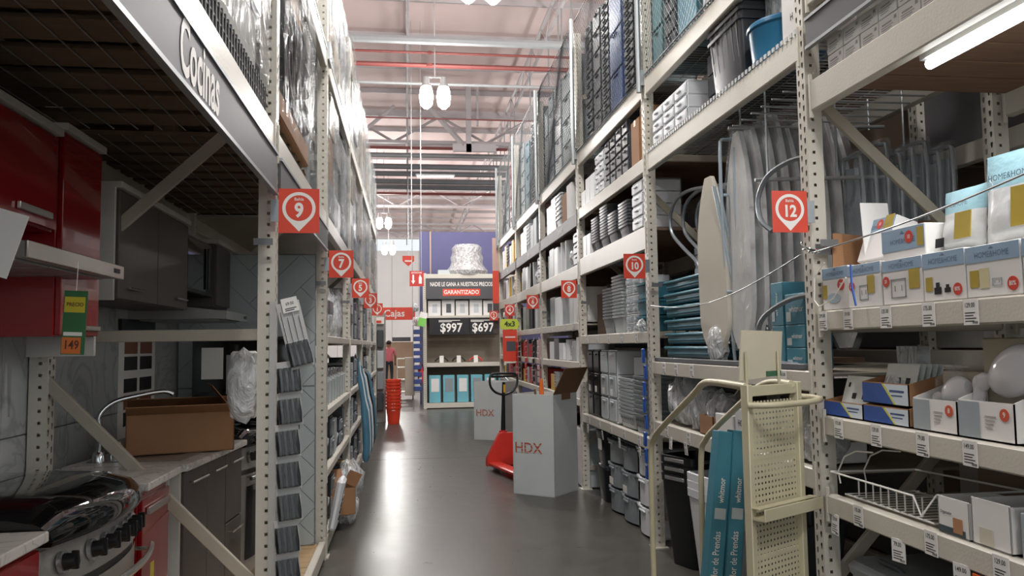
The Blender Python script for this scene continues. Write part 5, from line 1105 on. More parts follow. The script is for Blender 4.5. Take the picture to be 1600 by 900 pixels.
for xx in (.03, LN * .66): m = MB(MF); m.tube([(xx, 1.34, -.010), (xx, 1.48, -.010)], .006, 6); m.build('wire_clip', CM, t)
def longbox(xt, xb, y, label, k):
    L_ = .90; t = thing('long_carton', label, 'box', (xb, y, .165), 0, None); ang = math.atan2(xt - xb, .85); t.rotation_euler = (-.05, ang, 0)
    MB().box(-.042, -.045, 0, .042, .045, L_, .003).local('body', mat('teal_print', '3f8093', .45, 0, .05), t)
    M = face('-Y', 0, -.0465, 0) @ Matrix.Rotation(PI / 2, 4, 'Z')
    m = MB(M); m.text('Colgador de Prendas', .052, Matrix.Translation((.235, .005, 0)), 0, .72); m.text('whitmor', .045, Matrix.Translation((.60, .0, 0)), .01, .8); m.local('lettering', WHITE, t, smooth=False)
    m = MB(M); m.box(.455, -.030, -.0002, .51, .030, .0004); m.local('product_picture', mat('pale_print_patch', 'b9c4c6'), t, smooth=False)
    return t
longbox(1.640, 1.520, 3.95, 'long teal carton leaning left in the cart, reading Colgador de Prendas', 0)
longbox(1.715, 1.615, 3.93, 'long teal carton leaning right against the cart panel, beside its twin', 1)

# ================================================================== END OF THE AISLE
t = thing('end_display', 'tall end display with price banners facing the aisle', 'display', (1.5, 19.7, 0)); EY = 19.3
for x in (.40, 2.62):
    o = bpy.data.objects.new('post', PM[(1, HR)]); 
    m = MB(); m.box(x, EY, 0, x + .085, EY + .08, 3.30, .004)
    for q in range(60): m.mi = 1; m.box(x + .032, EY - .001, .1 + q * .0508, x + .048, EY + .002, .112 + q * .0508); m.mi = 0
    m.build('post', [CREAM, BLACK], t)
for z0, z1 in ((.02, .14), (1.01, 1.11), (2.20, 2.26), (3.17, 3.28)): MB().box(.48, EY, z0, 2.62, EY + .05, z1, .005).build('beam', CREAM, t); MB().box(.48, EY + .05, z1 - .03, 2.62, EY + .9, z1 - .01).build('shelf_deck', CREAMD, t)
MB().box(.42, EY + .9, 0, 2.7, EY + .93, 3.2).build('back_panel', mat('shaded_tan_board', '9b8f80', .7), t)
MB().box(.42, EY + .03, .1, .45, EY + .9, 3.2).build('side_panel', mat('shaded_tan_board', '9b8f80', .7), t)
MB().box(.47, EY - .03, 2.66, 2.7, EY - .01, 3.17, .003).build('slogan_banner', GREYS, t); F = face('-Y', 1.32, EY - .032, 0)
MB(F).text('NADIE LE GANA A NUESTROS PRECIOS', .145, Matrix.Translation((.02, 3.02, 0)), .014, .60).build('slogan_lettering', WHITE, t, False)
MB(F).box(-.44, 2.74, 0, .48, 2.91, .002).build('red_plate', SIGNRED, t, False); MB(F).text('GARANTIZADO', .14, Matrix.Translation((.02, 2.825, .004)), .018, .86).build('guarantee_lettering', WHITE, t, False)
for i, (x, pr) in enumerate(((1.05, '$997'), (1.83, '$697'))):
    s = thing('price_sign', 'black price sign reading %s, %s one under the slogan banner' % (pr, ['left', 'right'][i]), 'sign', (x, EY - .03, 1.79)); MB().box(x - (.50 if i == 0 else .29), EY - .035, 1.79, x + (.48 if i == 0 else .55), EY - .02, 2.19, .002).build('panel', BLACK, s)
    F2 = face('-Y', x, EY - .038, 0); MB(F2).text(pr, .30, Matrix.Translation((.03, 1.95, 0)), .022, .88).build('price_lettering', WHITE, s, False)
    m = MB(F2); m.box(-.27, 2.13, 0, .25, 2.145, .001); m.box(-.27, 2.10, 0, .05, 2.115, .001); m.build('small_print', WHITE, s, False)
for i in range(6):
    s = thing('fixture_box', 'white fixture box on the display under the slogan, %s from the left' % ORD[i], 'box', (.68 + i * .34, EY + .2, 2.25), 0, 'white fixture boxes'); MB().box(-.155, -.12, .002, .155, .15, .38 + .03 * (i % 2), .004).local('body', CARDW, s); m = MB(); m.box(-.05, -.123, .08, .07, -.12, .30); m.local('dark_picture', GRAY_D if i in (1, 4, 5) else GRAY_L, s)
for i, a in enumerate((BLK, BLK, JR)):
    x = .85 + i * .42; s = thing('display_faucet', 'faucet with a white card tag on the display shelf, %s from the left' % ORD[i], 'faucet', (x, EY + .14, 1.11), 0, 'faucets on the end display')
    MB().tube(smooth([(-.16, 0, .03), (-.10, 0, .10), (0, 0, .13), (.10, 0, .10), (.16, 0, .03)], 3), .018, 8).local('curved_bar', a, s); MB().box(-.05, -.03, .0, .05, -.025, .17).local('card_tag', WHITE, s)
for i in range(6):
    x = .68 + i * .34; s = thing('teal_window_box', 'teal window box at the bottom of the end display, %s from the left' % ORD[i], 'box', (x, EY + .2, .145), 0, 'teal window boxes')
    MB().box(-.14, -.13, 0, .14, .15, .66, .005).local('body', mat('aqua_print', '6fb3c2', .4), s); MB().box(-.09, -.133, .26, .10, -.13, .58).local('window', CARDW if i % 2 == 0 else GRAY_M, s)
t = thing('wrapped_bundle', 'bulky bundle in clear film on top of the end display', 'bundle', (1.52, 19.75, 3.28))
MB().lathe([(.44, 0), (.50, .1), (.40, .2), (.36, .30), (.38, .42), (.33, .55), (.35, .66), (.28, .74)], 20).local('rolled_goods', mat('pink_grey_goods', 'b09a98', .5, 0, .3, 9), t); m = MB(); m.lathe([(.50, 0), (.54, .1), (.44, .22), (.40, .32), (.42, .44), (.37, .57), (.39, .68), (.30, .77)], 24); m.local('stretch_film', FILMD, t)
carton(.98, 19.65, 3.28, .4, .3, .12, GRAY_L, 'pale box lying on the end display beside the bundle', tape=False)
struct(MB().box(.35, 21.0, 0, 9, 21.15, 4.57).build('wall_divider', mat('purple_blue_wall', '5c5a86', .6, 0, .06, 1)))
m = MB(); m.box(.62, 20.95, 3.2, .66, 21.0, 4.57); struct(m.build('trim_3', mat('tan_strip', 'b59a86')))
t = thing('fire_extinguisher', 'red fire extinguisher on the end display post', 'extinguisher', (.33, 19.25, .62)); MB().lathe([(.05, 0), (.065, .03), (.065, .36), (.03, .43), (.025, .47)], 14).local('cylinder', JR, t); MB().box(-.03, -.068, .1, .03, -.064, .25).local('label', WHITE, t); MB().tube([(0, 0, .47), (.06, 0, .46), (.075, 0, .3)], .01, 6).local('hose', BLACK, t)
t = thing('arrow_sign', 'red double sign with white arrow down at the display corner', 'sign', (.25, 18.5, 2.92))
F = face('-Y', .24, 18.5, 0); MB(F).box(-.165, 2.92, -.01, .165, 3.28, 0).build('panel', mat('exit_red', 'bf2f2a', .45), t, False)
m = MB(F); m.prism([(-.10, 3.19), (-.06, 3.19), (-.06, 3.05), (-.03, 3.05), (-.08, 2.97), (-.13, 3.05), (-.10, 3.05)], .001, .003); m.build('arrow', WHITE, t, False); MB().tube([(.13, 18.52, 3.28), (.13, 18.52, 9.3)], .006, 5).build('hanging_wire', STEEL, t); MB().tube([(.35, 18.52, 3.28), (.35, 18.52, 9.3)], .006, 5).build('hanging_wire', STEEL, t); MB(F).text('EXTINTOR', .05, Matrix.Translation((0, 3.235, .002)), .02).build('lettering', WHITE, t, False)
m = MB(F); m.prism([(.05, 2.98), (.12, 2.98), (.12, 3.12), (.09, 3.17), (.09, 3.19), (.07, 3.19), (.07, 3.17), (.05, 3.12)], .001, .003); m.build('extinguisher_pictogram', WHITE, t, False)
for i in range(9):
    o = MB().box(.17, 19.12, .45 + i * .17, .36, 19.25, .56 + i * .17, .01).build('blue_pack', mat('deep_blue_pack', '32437c', .4), None); tag(o, 'deep blue pack hanging beside the display, %s from the bottom' % ORD[i], 'pack', 'blue packs beside the end display')
t = thing('side_panel_rack', 'narrow wire rack holding the blue packs', 'rack', (.27, 19.28, 0)); 
for x in (.16, .37): MB().tube([(x, 19.27, 0), (x, 19.27, 2.4)], .009, 6).build('wire_upright', STEEL, t)
for z in (.42, 1.2, 2.2): MB().tube([(.16, 19.27, z), (.37, 19.27, z)], .006, 6).build('wire_cross', STEEL, t)
bag(.26, 19.15, 2.0, .11, .1, .14, 'black and red bagged item hanging at the display corner', FILMD, REDP, None, 21); bag(.22, 19.15, 2.35, .08, .08, .12, 'dark bagged item hanging above the red one', FILMD, BLK, None, 22)
t = thing('green_flag', 'tilted lime and white shelf flag at the display corner', 'sign', (.33, 19.0, 2.0)); t.rotation_euler = (0, .25, 0); MB().box(-.08, -.004, 0, .1, .004, .2).local('green_part', mat('lime_flag2', '7fce5a', .5), t); MB().box(-.08, -.005, .2, .1, .005, .34).local('white_part', WHITE, t)
# checkout banner and far furniture
t = thing('checkout_banner', 'long orange hanging banner reading Cajas', 'banner', (-.3, 33, 2.6)); MB().box(-1.3, 33, 2.62, .36, 33.06, 3.14, .004).build('panel', mat('banner_orange', 'e0442a', .5), t); MB(face('-Y', -.50, 32.995, 0)).text('Cajas', .40, Matrix.Translation((0, 2.88, 0)), .015).build('lettering', WHITE, t, False)
for x in (-1.2, .25): MB().tube([(x, 33.03, 3.14), (x, 33.03, cz - .001)], .012, 6).build('hanging_rod', STEEL, t)
t = thing('hanging_sign', 'small red and white sign hanging high before the far wall', 'sign', (.05, 30, 5.0)); F = face('-Y', .08, 30, 0); MB(F).prism([(-.22, 4.95), (.22, 4.95), (.22, 4.75), (0, 4.55), (-.22, 4.75)], -.02, 0).build('panel', mat('banner_orange', 'e0442a', .5), t, False); MB(F).box(-.13, 4.72, .002, .13, 4.78, .004).build('white_band', WHITE, t, False); MB().tube([(.08, 30, 4.95), (.08, 30, 9.3)], .012, 6).build('hanging_rod', STEEL, t)
t = thing('service_counter', 'tan service counter block with dark sign beyond the aisle', 'counter', (-.3, 35, 0)); MB().box(-1.2, 35, 0, .28, 36, 1.72, .01).build('body', mat('tan_panel', 'a68f75', .6), t); MB().box(-.62, 34.9, 1.74, .18, 34.95, 1.92).build('dark_sign', GREYS, t)
t = thing('merchandise_cart', 'cream wheeled display cart at the end of the aisle', 'cart', (.1, 23, 0)); MB().box(-.05, 22.8, .12, .23, 23.4, 1.2, .01).build('side_panel', mat('cart_tan', 'b8ab98', .5), t)
for z in (.2, .55, .9, 1.15): MB().box(-.28, 22.8, z, -.05, 23.4, z + .03).build('shelf', CREAM, t)
MB().box(-.28, 22.8, .12, -.26, 23.4, 1.15).build('end_frame', CREAM, t)
for x in (-.2, .18):
    m = MB(); m.tube([(x - .02, 22.9, .06), (x + .02, 22.9, .06)], .06, 12); m.build('caster_wheel', JB, t)
# end of the left row
t = thing('end_rack', 'grey end rack with hanging packs after sign 1', 'rack', (-.62, 16.6, 0)); MB().box(-.95, 16.2, .0, -.42, 16.26, 2.2, .004).build('back_panel', mat('grey_end_panel', '8c8b88', .5), t); MB().box(-.90, 16.14, 1.98, -.45, 16.2, 2.12).build('header_sign', WHITE, t); MB().box(-.88, 16.13, 2.0, -.5, 16.14, 2.05).build('red_line', SIGNRED, t)
for i in range(4):
    for j in range(3):
        o = MB().box(-.90 + j * .155, 16.08, .25 + i * .42, -.77 + j * .155, 16.19, .60 + i * .42, .01).build('hanging_pack', [GRAY_M, GRAY_L, DK][(i + j) % 3]); tag(o, 'grey pack on the end rack, %s row, %s' % (['lowest', 'second', 'third', 'top'][i], ['left', 'middle', 'right'][j]), 'pack', 'grey packs on the end rack')
# ================================================================== LEFT: KITCHEN DISPLAYS
def marble(name, a, b_, sc=2.5, rough=.35):
    m = mat(name, a, rough, 0, .05); N = m.node_tree.nodes; L = m.node_tree.links; b = N['Principled BSDF']
    tc = N.new('ShaderNodeTexCoord'); n = N.new('ShaderNodeTexNoise'); n.inputs['Scale'].default_value = sc; n.inputs['Detail'].default_value = 7; n.inputs['Distortion'].default_value = 1.5; L.new(tc.outputs['Object'], n.inputs[0])
    cr = N.new('ShaderNodeValToRGB'); e = cr.color_ramp.elements; e[0].position = .46; e[0].color = lin(a); e[1].position = .54; e[1].color = lin(a); k = e.new(.5); k.color = lin(b_)
    L.new(n.outputs[0], cr.inputs[0]); L.new(cr.outputs[0], b.inputs['Base Color']); return m
MARB = marble('veined_wall_slab', 'a7aaaa', '8d9090'); MTOP = marble('pale_countertop', 'cfccc6', 'aaa7a2', 6)
WXk = -1.612
t = thing('slab_backdrop', 'veined grey slab wall at the back of the kitchen displays', 'wall panel', (WXk, 3.4, .12))
for i in range(8):
    for j in range(2): MB().box(WXk - .02, .95 + i * .62 + .002, .12 + j * 1.05 + .002, WXk, .95 + (i + 1) * .62 - .002, .12 + (j + 1) * 1.05 - .002, .002).build('slab', MARB, t)
# herringbone tile end panel
def clip(poly, x0, y0, x1, y1):
    for ax, lim, sg in ((0, x0, 1), (0, x1, -1), (1, y0, 1), (1, y1, -1)):
        out = []
        for i in range(len(poly)):
            p, q = poly[i - 1], poly[i]; ip = (p[ax] - lim) * sg >= 0; iq = (q[ax] - lim) * sg >= 0
            if ip != iq: u = (lim - p[ax]) / (q[ax] - p[ax]); out.append((p[0] + u * (q[0] - p[0]), p[1] + u * (q[1] - p[1])))
            if iq: out.append(q)
        poly = out
        if len(poly) < 3: return []
    return poly
TILE = mat('pale_blue_grey_tile', 'a9b3b4', .3, 0, .05, 4)
t = thing('tile_panel', 'pale herringbone tile panel standing at the second left upright', 'wall panel', (-1.1, 5.86, .12))
MB().box(-1.60, 5.862, .12, -.655, 5.88, 2.2).build('backing', mat('grout_grey', '7f8686', .7), t)
F = face('-Y', 0, 5.862, 0); W_ = .17; L_ = .51; cs = math.cos(PI / 4); n_ = 0
for slab in ((.125, 1.24), (1.25, 2.195)):
    for a in range(-14, 20):
        for b in range(-10, 16):
            for o_ in (0, 1):
                ox = a * W_ + b * L_ * 1.0; oy = -a * W_ * -1 + 0
                # classic herringbone lattice: steps (W,W) and (2L... ) laid on an axis grid then turned 45 degrees
                ux = a * W_ + b * (L_ + 0); uy = a * W_ - b * L_
                r_ = [(ux, uy), (ux + L_, uy), (ux + L_, uy + W_), (ux, uy + W_)] if o_ == 0 else [(ux - 0 + 0, uy + W_), (ux + W_, uy + W_), (ux + W_, uy + W_ + L_), (ux, uy + W_ + L_)]
                g = .002; cx_ = sum(p[0] for p in r_) / 4; cy_ = sum(p[1] for p in r_) / 4
                r_ = [(cx_ + (p[0] - cx_) * (1 - 2 * g / abs(r_[2][0] - r_[0][0])), cy_ + (p[1] - cy_) * (1 - 2 * g / abs(r_[2][1] - r_[0][1]))) for p in r_]
                rt_ = [((p[0] - p[1]) * cs - 1.0, (p[0] + p[1]) * cs + 1.0) for p in r_]
                q = clip(rt_, -1.60, slab[0], -.66, slab[1])
                if q and n_ < 290: n_ += 1; MB(F).prism(q, 0, .006).build('tile', TILE, t, False)
# gray base cabinets with sink
CAB = mat('grey_brown_laminate', '57514c', .5, 0, .08, 3, stretch=(8, 8, 1)); CABS = mat('cabinet_side_white', 'c8c6c0', .5); CHR = mat('brushed_handle', 'c9c7c2', .25, .9)
RED = mat('gloss_red_laminate', '8e1519', .14, 0, .03, coat=.6); STL = mat('stove_steel', 'a8a5a0', .36, .5, .08, 3, stretch=(1, 14, 14)); GLS = mat('black_stove_glass', '0c0d0f', .06, 0, .02, coat=.5)
GA = Vector((-1.005, 3.79, 0)); gd = Vector((.072, .92, 0)).normalized(); ga = math.atan2(gd.y, gd.x) - PI / 2
t = thing('base_cabinet', 'grey brown base cabinet under the sink with slim bar handles', 'cabinet', (GA.x, GA.y, .12), ga)   # local +y runs along the front, -x is the depth
MB().box(-.53, .0, 0, -.02, .93, .845, .002).local('carcass', CAB, t); 
MB().box(-.53, -.018, 0, -.01, 0, .85, .001).local('white_side', CABS, t)
for i, (a, b, z0, z1) in enumerate(((.01, .33, .03, .84), (.335, .62, .03, .84), (.63, .92, .48, .84), (.63, .92, .03, .47))):
    dr_ = MB().box(-.02, a, z0, 0, b, z1, .002).local('door' if i != 2 else 'drawer', CAB, t)
    m = MB(); m.tube([(.022, a + .05, z1 - .05), (.022, b - .05, z1 - .05)], .006, 6); m.tube([(0, a + .07, z1 - .05), (.022, a + .07, z1 - .05)], .004, 5); m.tube([(0, b - .07, z1 - .05), (.022, b - .07, z1 - .05)], .004, 5); m.local('bar_handle', CHR, dr_)
t = thing('countertop', 'pale veined countertop carrying the sink and open carton', 'countertop', (GA.x, GA.y, .97), ga); 
MB().box(-.53, -.02, 0, .025, .94, .032, .004).local('slab', MTOP, t)
t = thing('kitchen_sink', 'steel sink set in the pale countertop', 'sink', (GA.x, GA.y, 1.002), ga); m = MB(); m.box(-.48, .10, .0005, -.05, .16, .005, .002); m.box(-.48, .84, .0005, -.05, .90, .005, .002); m.box(-.48, .16, .0005, -.42, .84, .005, .002); m.box(-.11, .16, .0005, -.05, .84, .005, .002); m.box(-.42, .16, .0002, -.11, .84, .0006); m.local('rim', STL, t)
t = thing('chrome_faucet', 'tall chrome arched faucet in front of the open carton', 'faucet', (-1.42, 3.93, 1.003)); m = MB(); m.tube(smooth([(0, 0, 0), (0, 0, .15), (0, .0, .22), (.05, .03, .275), (.14, .08, .30), (.24, .14, .315), (.28, .16, .30)], 4), .011, 10); m.local('spout', CHROME, t); MB().lathe([(.03, 0), (.028, .04), (.02, .05)], 14).local('base', CHROME, t)
MB().lathe([(.028, 0), (.03, .07), (.022, .09)], 12, .07, .02).local('side_valve', CHROME, t)
flapbox(-1.17, 4.33, 1.008, .50, .38, .195, KRAFT, 'open brown carton lying on the sink counter', rotz=.30, flaps=((1, 128), (-2, 20), (2, 150)), fl=.34)
# stove beyond
def stove(x, y, rz, L_, label, near):
    t = thing('gas_stove', label, 'stove', (x, y, .12), rz)
    MB().box(-.52, .0, 0, -.03, L_, .82, .004).local('body', STL if near else STL, t)
    m = MB(); K = 10; top = .83; fr = []
    for i in range(K + 1): u = -1 + 2 * i / K; fr.append((.055 * (1 - u * u), L_ * i / K))
    # bowed control panel, sloping
    vs = [(a - .02, b, .70) for a, b in fr] + [(a - .045, b, top) for a, b in fr] + [(-.10, fr[0][1], .70), (-.10, fr[-1][1], .70), (-.10, fr[0][1], top), (-.10, fr[-1][1], top)]; n = K + 1
    m.add(vs, [(i, i + 1, n + i + 1, n + i) for i in range(K)] + [tuple(range(n, 2 * n)) + (2 * n + 3, 2 * n + 2), (0, n, 2 * n + 2, 2 * n), (n - 1, 2 * n - 1, 2 * n + 3, 2 * n + 1)]); m.local('control_panel', STL, t)
    ks = (.09, .24, .335, .42, .50, .575, .64) if near else (.1, .25, .4, .5)
    for kx in ks:
        u = -1 + 2 * kx / L_; xx = .055 * (1 - u * u) - .031; kt = MB(); kt.tube([(xx, kx, .765), (xx + .012, kx, .767)], .034, 20); kb = kt.local('knob', SILV, t)
        m = MB(); m.tube([(xx + .012, kx, .767), (xx + .046, kx, .772)], [.026, .022], 16); m.box(xx + .03, kx - .005, .745, xx + .052, kx + .005, .80, .002); m.local('knob_grip', JB, kb)
    m = MB(); vs = [];                                # closed black glass lid with a rolled front
    prof = [(.030, .832), (.036, .850), (.026, .895), (-.01, .930), (-.09, .955), (-.28, .965), (-.50, .960)]
    for i in range(K + 1):
        for (px_, pz_) in prof: 
            f = fr[i][0] if px_ > -.2 else 0; e = 1 - .35 * (abs(-1 + 2 * i / K) ** 8); vs.append((px_ + f - .03, fr[i][1], .83 + (pz_ - .83) * e))
    n = len(prof); m.add(vs, [(i * n + j, i * n + j + 1, (i + 1) * n + j + 1, (i + 1) * n + j) for i in range(K) for j in range(n - 1)])
    for i in (0, K): m.add([vs[i * n + j] for j in range(n)] + [(-.53, fr[i][1], .83)], [tuple(range(n + 1))])
    m.local('glass_lid', GLS, t)
    m = MB(); 
    for i in range(K): m.add([(fr[i][0] - .018, fr[i][1], .826), (fr[i + 1][0] - .018, fr[i + 1][1], .826), (fr[i + 1][0] + .004, fr[i + 1][1], .84), (fr[i][0] + .004, fr[i][1], .84)], [(0, 1, 2, 3)])
    m.local('lid_edge', STL, t)
    m = MB(); vs = [(a - .035, b, .10) for a, b in fr] + [(a - .025, b, .67) for a, b in fr]; n = K + 1; m.add(vs, [(i, i + 1, n + i + 1, n + i) for i in range(K)]); m.add([(-.05, 0, .10), (-.05, 0, .67), (-.05, L_, .10), (-.05, L_, .67)], []); od = m.local('oven_door', STL, t)
    m = MB(); vs = [(a - .030, b, .18) for a, b in fr[1:-1]] + [(a - .022, b, .60) for a, b in fr[1:-1]]; n = len(fr) - 2; m.add(vs, [(i, i + 1, n + i + 1, n + i) for i in range(n - 1)]); m.local('oven_glass', GLS, od)
    m = MB(); m.tube([(a * 1.15 + .035, b, .655) for a, b in fr], .012, 8); m.tube([(.0, .06, .655), (.05, .06, .655)], .008, 6); m.tube([(.0, L_ - .06, .655), (.05, L_ - .06, .655)], .008, 6); m.local('towel_handle', CHR, od)
    return t
stove(-1.03, 2.50, -.02, .76, 'near gas stove with closed black glass lid and seven knobs', True)
stove(-.925, 4.76, -.05, .60, 'farther steel stove beside the grey cabinets', False)
t = thing('raised_glass_lid', 'upright black glass panel with white papers taped on', 'panel', (-1.2, 5.5, 1.0)); MB().box(-1.42, 5.52, .97, -.72, 5.54, 1.60, .004).build('glass', GLS, t)
MB().box(-1.36, 5.515, 1.32, -1.22, 5.519, 1.53).build('paper', LBL, t); MB().box(-1.20, 5.515, 1.22, -1.06, 5.519, 1.48).build('paper', mat('grey_paper', '9a9a98'), t)
# counters beside the near stove
t = thing('countertop', 'pale marble countertop end left of the near stove', 'countertop', (-1.3, 2.0, .97)); MB().box(-1.54, 1.0, .97, -1.03, 2.49, 1.002, .004).build('slab', MTOP, t)
t = thing('base_cabinet', 'gloss red base cabinet left of the near stove', 'cabinet', (-1.3, 2.0, .12)); MB().box(-1.54, 1.0, .12, -1.06, 2.48, .968, .002).build('carcass', RED, t)
for a, b in ((1.02, 1.72), (1.74, 2.46)):
    d_ = MB().box(-1.06, a, .15, -1.042, b, .955, .003).build('door', RED, t); MB().box(-1.040, a + .25, .86, -1.028, b - .05, .89, .002).build('bar_handle', CHR, d_)
t = thing('countertop', 'short marble countertop piece right of the near stove', 'countertop', (-1.3, 3.5, .97)); MB().box(-1.54, 3.29, .97, -1.00, 3.765, 1.002, .004).build('slab', MTOP, t)
t = thing('base_cabinet', 'narrow gloss red base cabinet between stove and upright', 'cabinet', (-1.3, 3.5, .12)); MB().box(-1.54, 3.31, .12, -1.05, 3.68, .968, .002).build('carcass', RED, t); MB().box(-1.54, 3.68, .12, -1.04, 3.70, .968).build('white_side', CABS, t)
d_ = MB().box(-1.05, 3.32, .15, -1.032, 3.67, .93, .003).build('door', RED, t); MB().box(-1.030, 3.36, .865, -1.018, 3.64, .895, .002).build('bar_handle', CHR, d_)
t = thing('energy_tag', 'yellow label strip hanging at the near stove corner', 'tag', (-1.0, 3.28, .4)); MB().box(-.985, 3.27, .35, -.983, 3.31, .70).build('strip', mat('yellow_label', 'c9bb3a', .5), t)
# wall cabinets, hoods
t = thing('upper_cabinet', 'grey brown two-door wall cabinet above the sink', 'cabinet', (-1.4, 4.2, 1.745)); MB().box(-1.54, 3.62, 1.745, -1.27, 4.74, 2.235, .002).build('carcass', CAB, t); MB().box(-1.54, 3.60, 1.74, -1.26, 3.62, 2.235).build('pale_side', CABS, t)
for a, b in ((3.63, 4.18), (4.19, 4.73)): d_ = MB().box(-1.27, a, 1.75, -1.25, b, 2.23, .002).build('door', CAB, t); m = MB(); m.tube([(-1.232, a + (.10 if a < 4 else .30), 1.80), (-1.232, a + (.30 if a < 4 else .48), 1.80)], .006, 6); m.build('bar_handle', CHR, d_)
t = thing('microwave', 'black built-in microwave right of the grey wall cabinet', 'microwave', (-1.4, 5.0, 1.86)); MB().box(-1.54, 4.76, 1.86, -1.27, 5.40, 2.20, .006).build('casing', JB, t); MB().box(-1.272, 4.78, 1.88, -1.262, 5.20, 2.18, .003).build('dark_door', GLS, t); MB().tube([(-1.25, 5.22, 1.9), (-1.25, 5.22, 2.16)], .008, 6).build('door_handle', JB, t)
t = thing('upper_cabinet', 'narrow grey brown wall cabinet right of the microwave', 'cabinet', (-1.4, 5.6, 1.8)); MB().box(-1.54, 5.42, 1.80, -1.27, 5.84, 2.22, .002).build('carcass', CAB, t); MB().box(-1.27, 5.43, 1.81, -1.25, 5.83, 2.21, .002).build('door', CAB, t)
def hood(y0, y1, xf, z, label):
    t = thing('range_hood', label, 'hood', (-1.3, (y0 + y1) / 2, z)); m = MB(); m.add([(WXk, y0, z), (xf, y0, z), (xf, y1, z), (WXk, y1, z), (WXk, y0, z + .11), (xf, y0, z + .045), (xf, y1, z + .045), (WXk, y1, z + .11)], [(0, 1, 2, 3), (4, 5, 6, 7), (0, 1, 5, 4), (1, 2, 6, 5), (2, 3, 7, 6), (3, 0, 4, 7)]); m.build('canopy', STL, t)
    MB().box(xf - .004, y0, z - .004, xf + .006, y1, z + .048, .002).build('front_edge', CHR, t); MB().box(xf + .006, y1 - .10, z + .015, xf + .009, y1 - .05, z + .032).build('switch', JB, t)
    for q in range(3): MB().box(WXk + .05, y0 + .05 + q * (y1 - y0 - .1) / 3, z - .008, xf - .05, y0 + .04 + (q + 1) * (y1 - y0 - .1) / 3, z - .001, .001).build('grease_filter', STEEL, t)
hood(2.45, 3.24, -1.10, 1.80, 'steel range hood above the near stove')
hood(4.85, 5.45, -1.06, 1.70, 'dim steel hood under the black microwave')
t = thing('upper_cabinet', 'gloss red wall cabinet above the near range hood', 'cabinet', (-1.4, 2.6, 1.95)); MB().box(-1.54, 1.2, 1.95, -1.27, 3.02, 2.30, .002).build('carcass', RED, t)
for a, b in ((1.21, 2.0), (2.01, 2.52), (2.53, 3.01)): d_ = MB().box(-1.27, a, 1.955, -1.25, b, 2.295, .003).build('door', RED, t); MB().box(-1.248, b - .30, 1.985, -1.236, b - .06, 2.01, .002).build('bar_handle', CHR, d_)
t = thing('tall_red_cabinet', 'tall gloss red wall cabinet reaching lower than its neighbour', 'cabinet', (-1.4, 3.24, 1.575)); MB().box(-1.54, 3.05, 1.575, -1.27, 3.43, 2.335, .002).build('carcass', RED, t); d_ = MB().box(-1.27, 3.06, 1.58, -1.25, 3.42, 2.33, .003).build('door', RED, t); MB().box(-1.248, 3.28, 1.60, -1.236, 3.41, 1.62, .002).build('bar_handle', CHR, d_)
for y0, y1, z in ((1.2, 3.02, 2.31), (3.05, 3.43, 2.345), (3.62, 4.74, 2.245), (5.42, 5.84, 2.23)):
    o = MB().box(-1.53, y0, z - .008, -1.235, y1, z + .02, .002).build('cornice_strip', CABS); tag(o, 'pale cornice strip on top of the %s' % {1.2: 'red wall cabinet over the hood', 3.05: 'tall red cabinet', 3.62: 'grey two-door wall cabinet', 5.42: 'narrow grey wall cabinet'}[y0], 'trim')
t = thing('pale_end_panel', 'pale upright panel between red and grey wall cabinets', 'panel', (-1.4, 3.52, 1.45)); MB().box(-1.54, 3.46, 1.5, -1.28, 3.48, 2.3).build('sheet', CABS, t)
t = thing('swatch_poster', 'poster of orange and black swatches on the slab wall', 'poster', (WXk, 5.1, 1.2)); MB().box(WXk, 4.72, 1.02, WXk + .003, 5.36, 1.66).build('sheet', LBL, t)
for q, (y, z, mt) in enumerate([(4.80 + i * .27, 1.50 - j * .16, k) for j, k in ((0, 'o'), (.6, 'b'), (1.4, 'b'), (2.0, 'o'), (2.6, 'b')) for i in (0, 1)]): MB().box(WXk + .003, y, z, WXk + .005, y + .22, z + .08).build('swatch', mat('swatch_orange', '8a5642', .5) if mt == 'o' else JB, t)
MB().box(WXk + .003, 4.70, 1.60, WXk + .02, 5.30, 1.70).build('dark_header', JB, t)
# green price tag hanging by the red cabinet
t = thing('hanging_price_tag', 'green, yellow and orange price tag hanging by the red cabinet', 'tag', (-1.06, 2.69, 1.51)); t.rotation_euler = (0, .04, 0); F = face('-Y', 0, 0, 0)
MB(F).box(-.035, 0, -.001, .036, .205, .001).local('green_card', mat('tag_green', '2f6b3e', .5), t, smooth=False); MB(F).box(-.032, .135, .001, .030, .185, .002).local('yellow_block', mat('tag_yellow', 'c9b92c', .5), t, smooth=False)
MB(F).box(-.033, .003, .001, .024, .055, .002).local('orange_block', mat('tag_orange', 'd9722c', .5), t, smooth=False); MB(F).box(-.030, .06, .001, .026, .072, .002).local('white_band', LBL, t, smooth=False)
m = MB(F); m.text('PRECIO', .017, Matrix.Translation((0, .16, .003)), .02, .9); m.text('149', .04, Matrix.Translation((-.004, .03, .003)), .02, .8); m.local('lettering', mat('tag_dark_ink', '5a3320'), t, smooth=False); MB().tube([(0, 0, .2), (0, .0, .30)], .001, 4).local('string', WHITE, t)
t = thing('wrapped_pad', 'white plastic wrapped pad hanging behind the near left upright', 'pack', (-.72, 3.80, 1.2)); MB().blob((-.03, 0, .15), .075, .05, .17, .12, 3, 3, 3, False).local('film', FILMD, t); MB().box(-.09, .0, .0, .03, .03, .31, .01).local('pad', CARDW, t)
bag(-1.22, 2.05, 1.003, .05, .05, .16, 'clear bottle shaped pack on the marble counter, left edge', FILMD, mat('green_sponge', '5b7352'), None, 33)
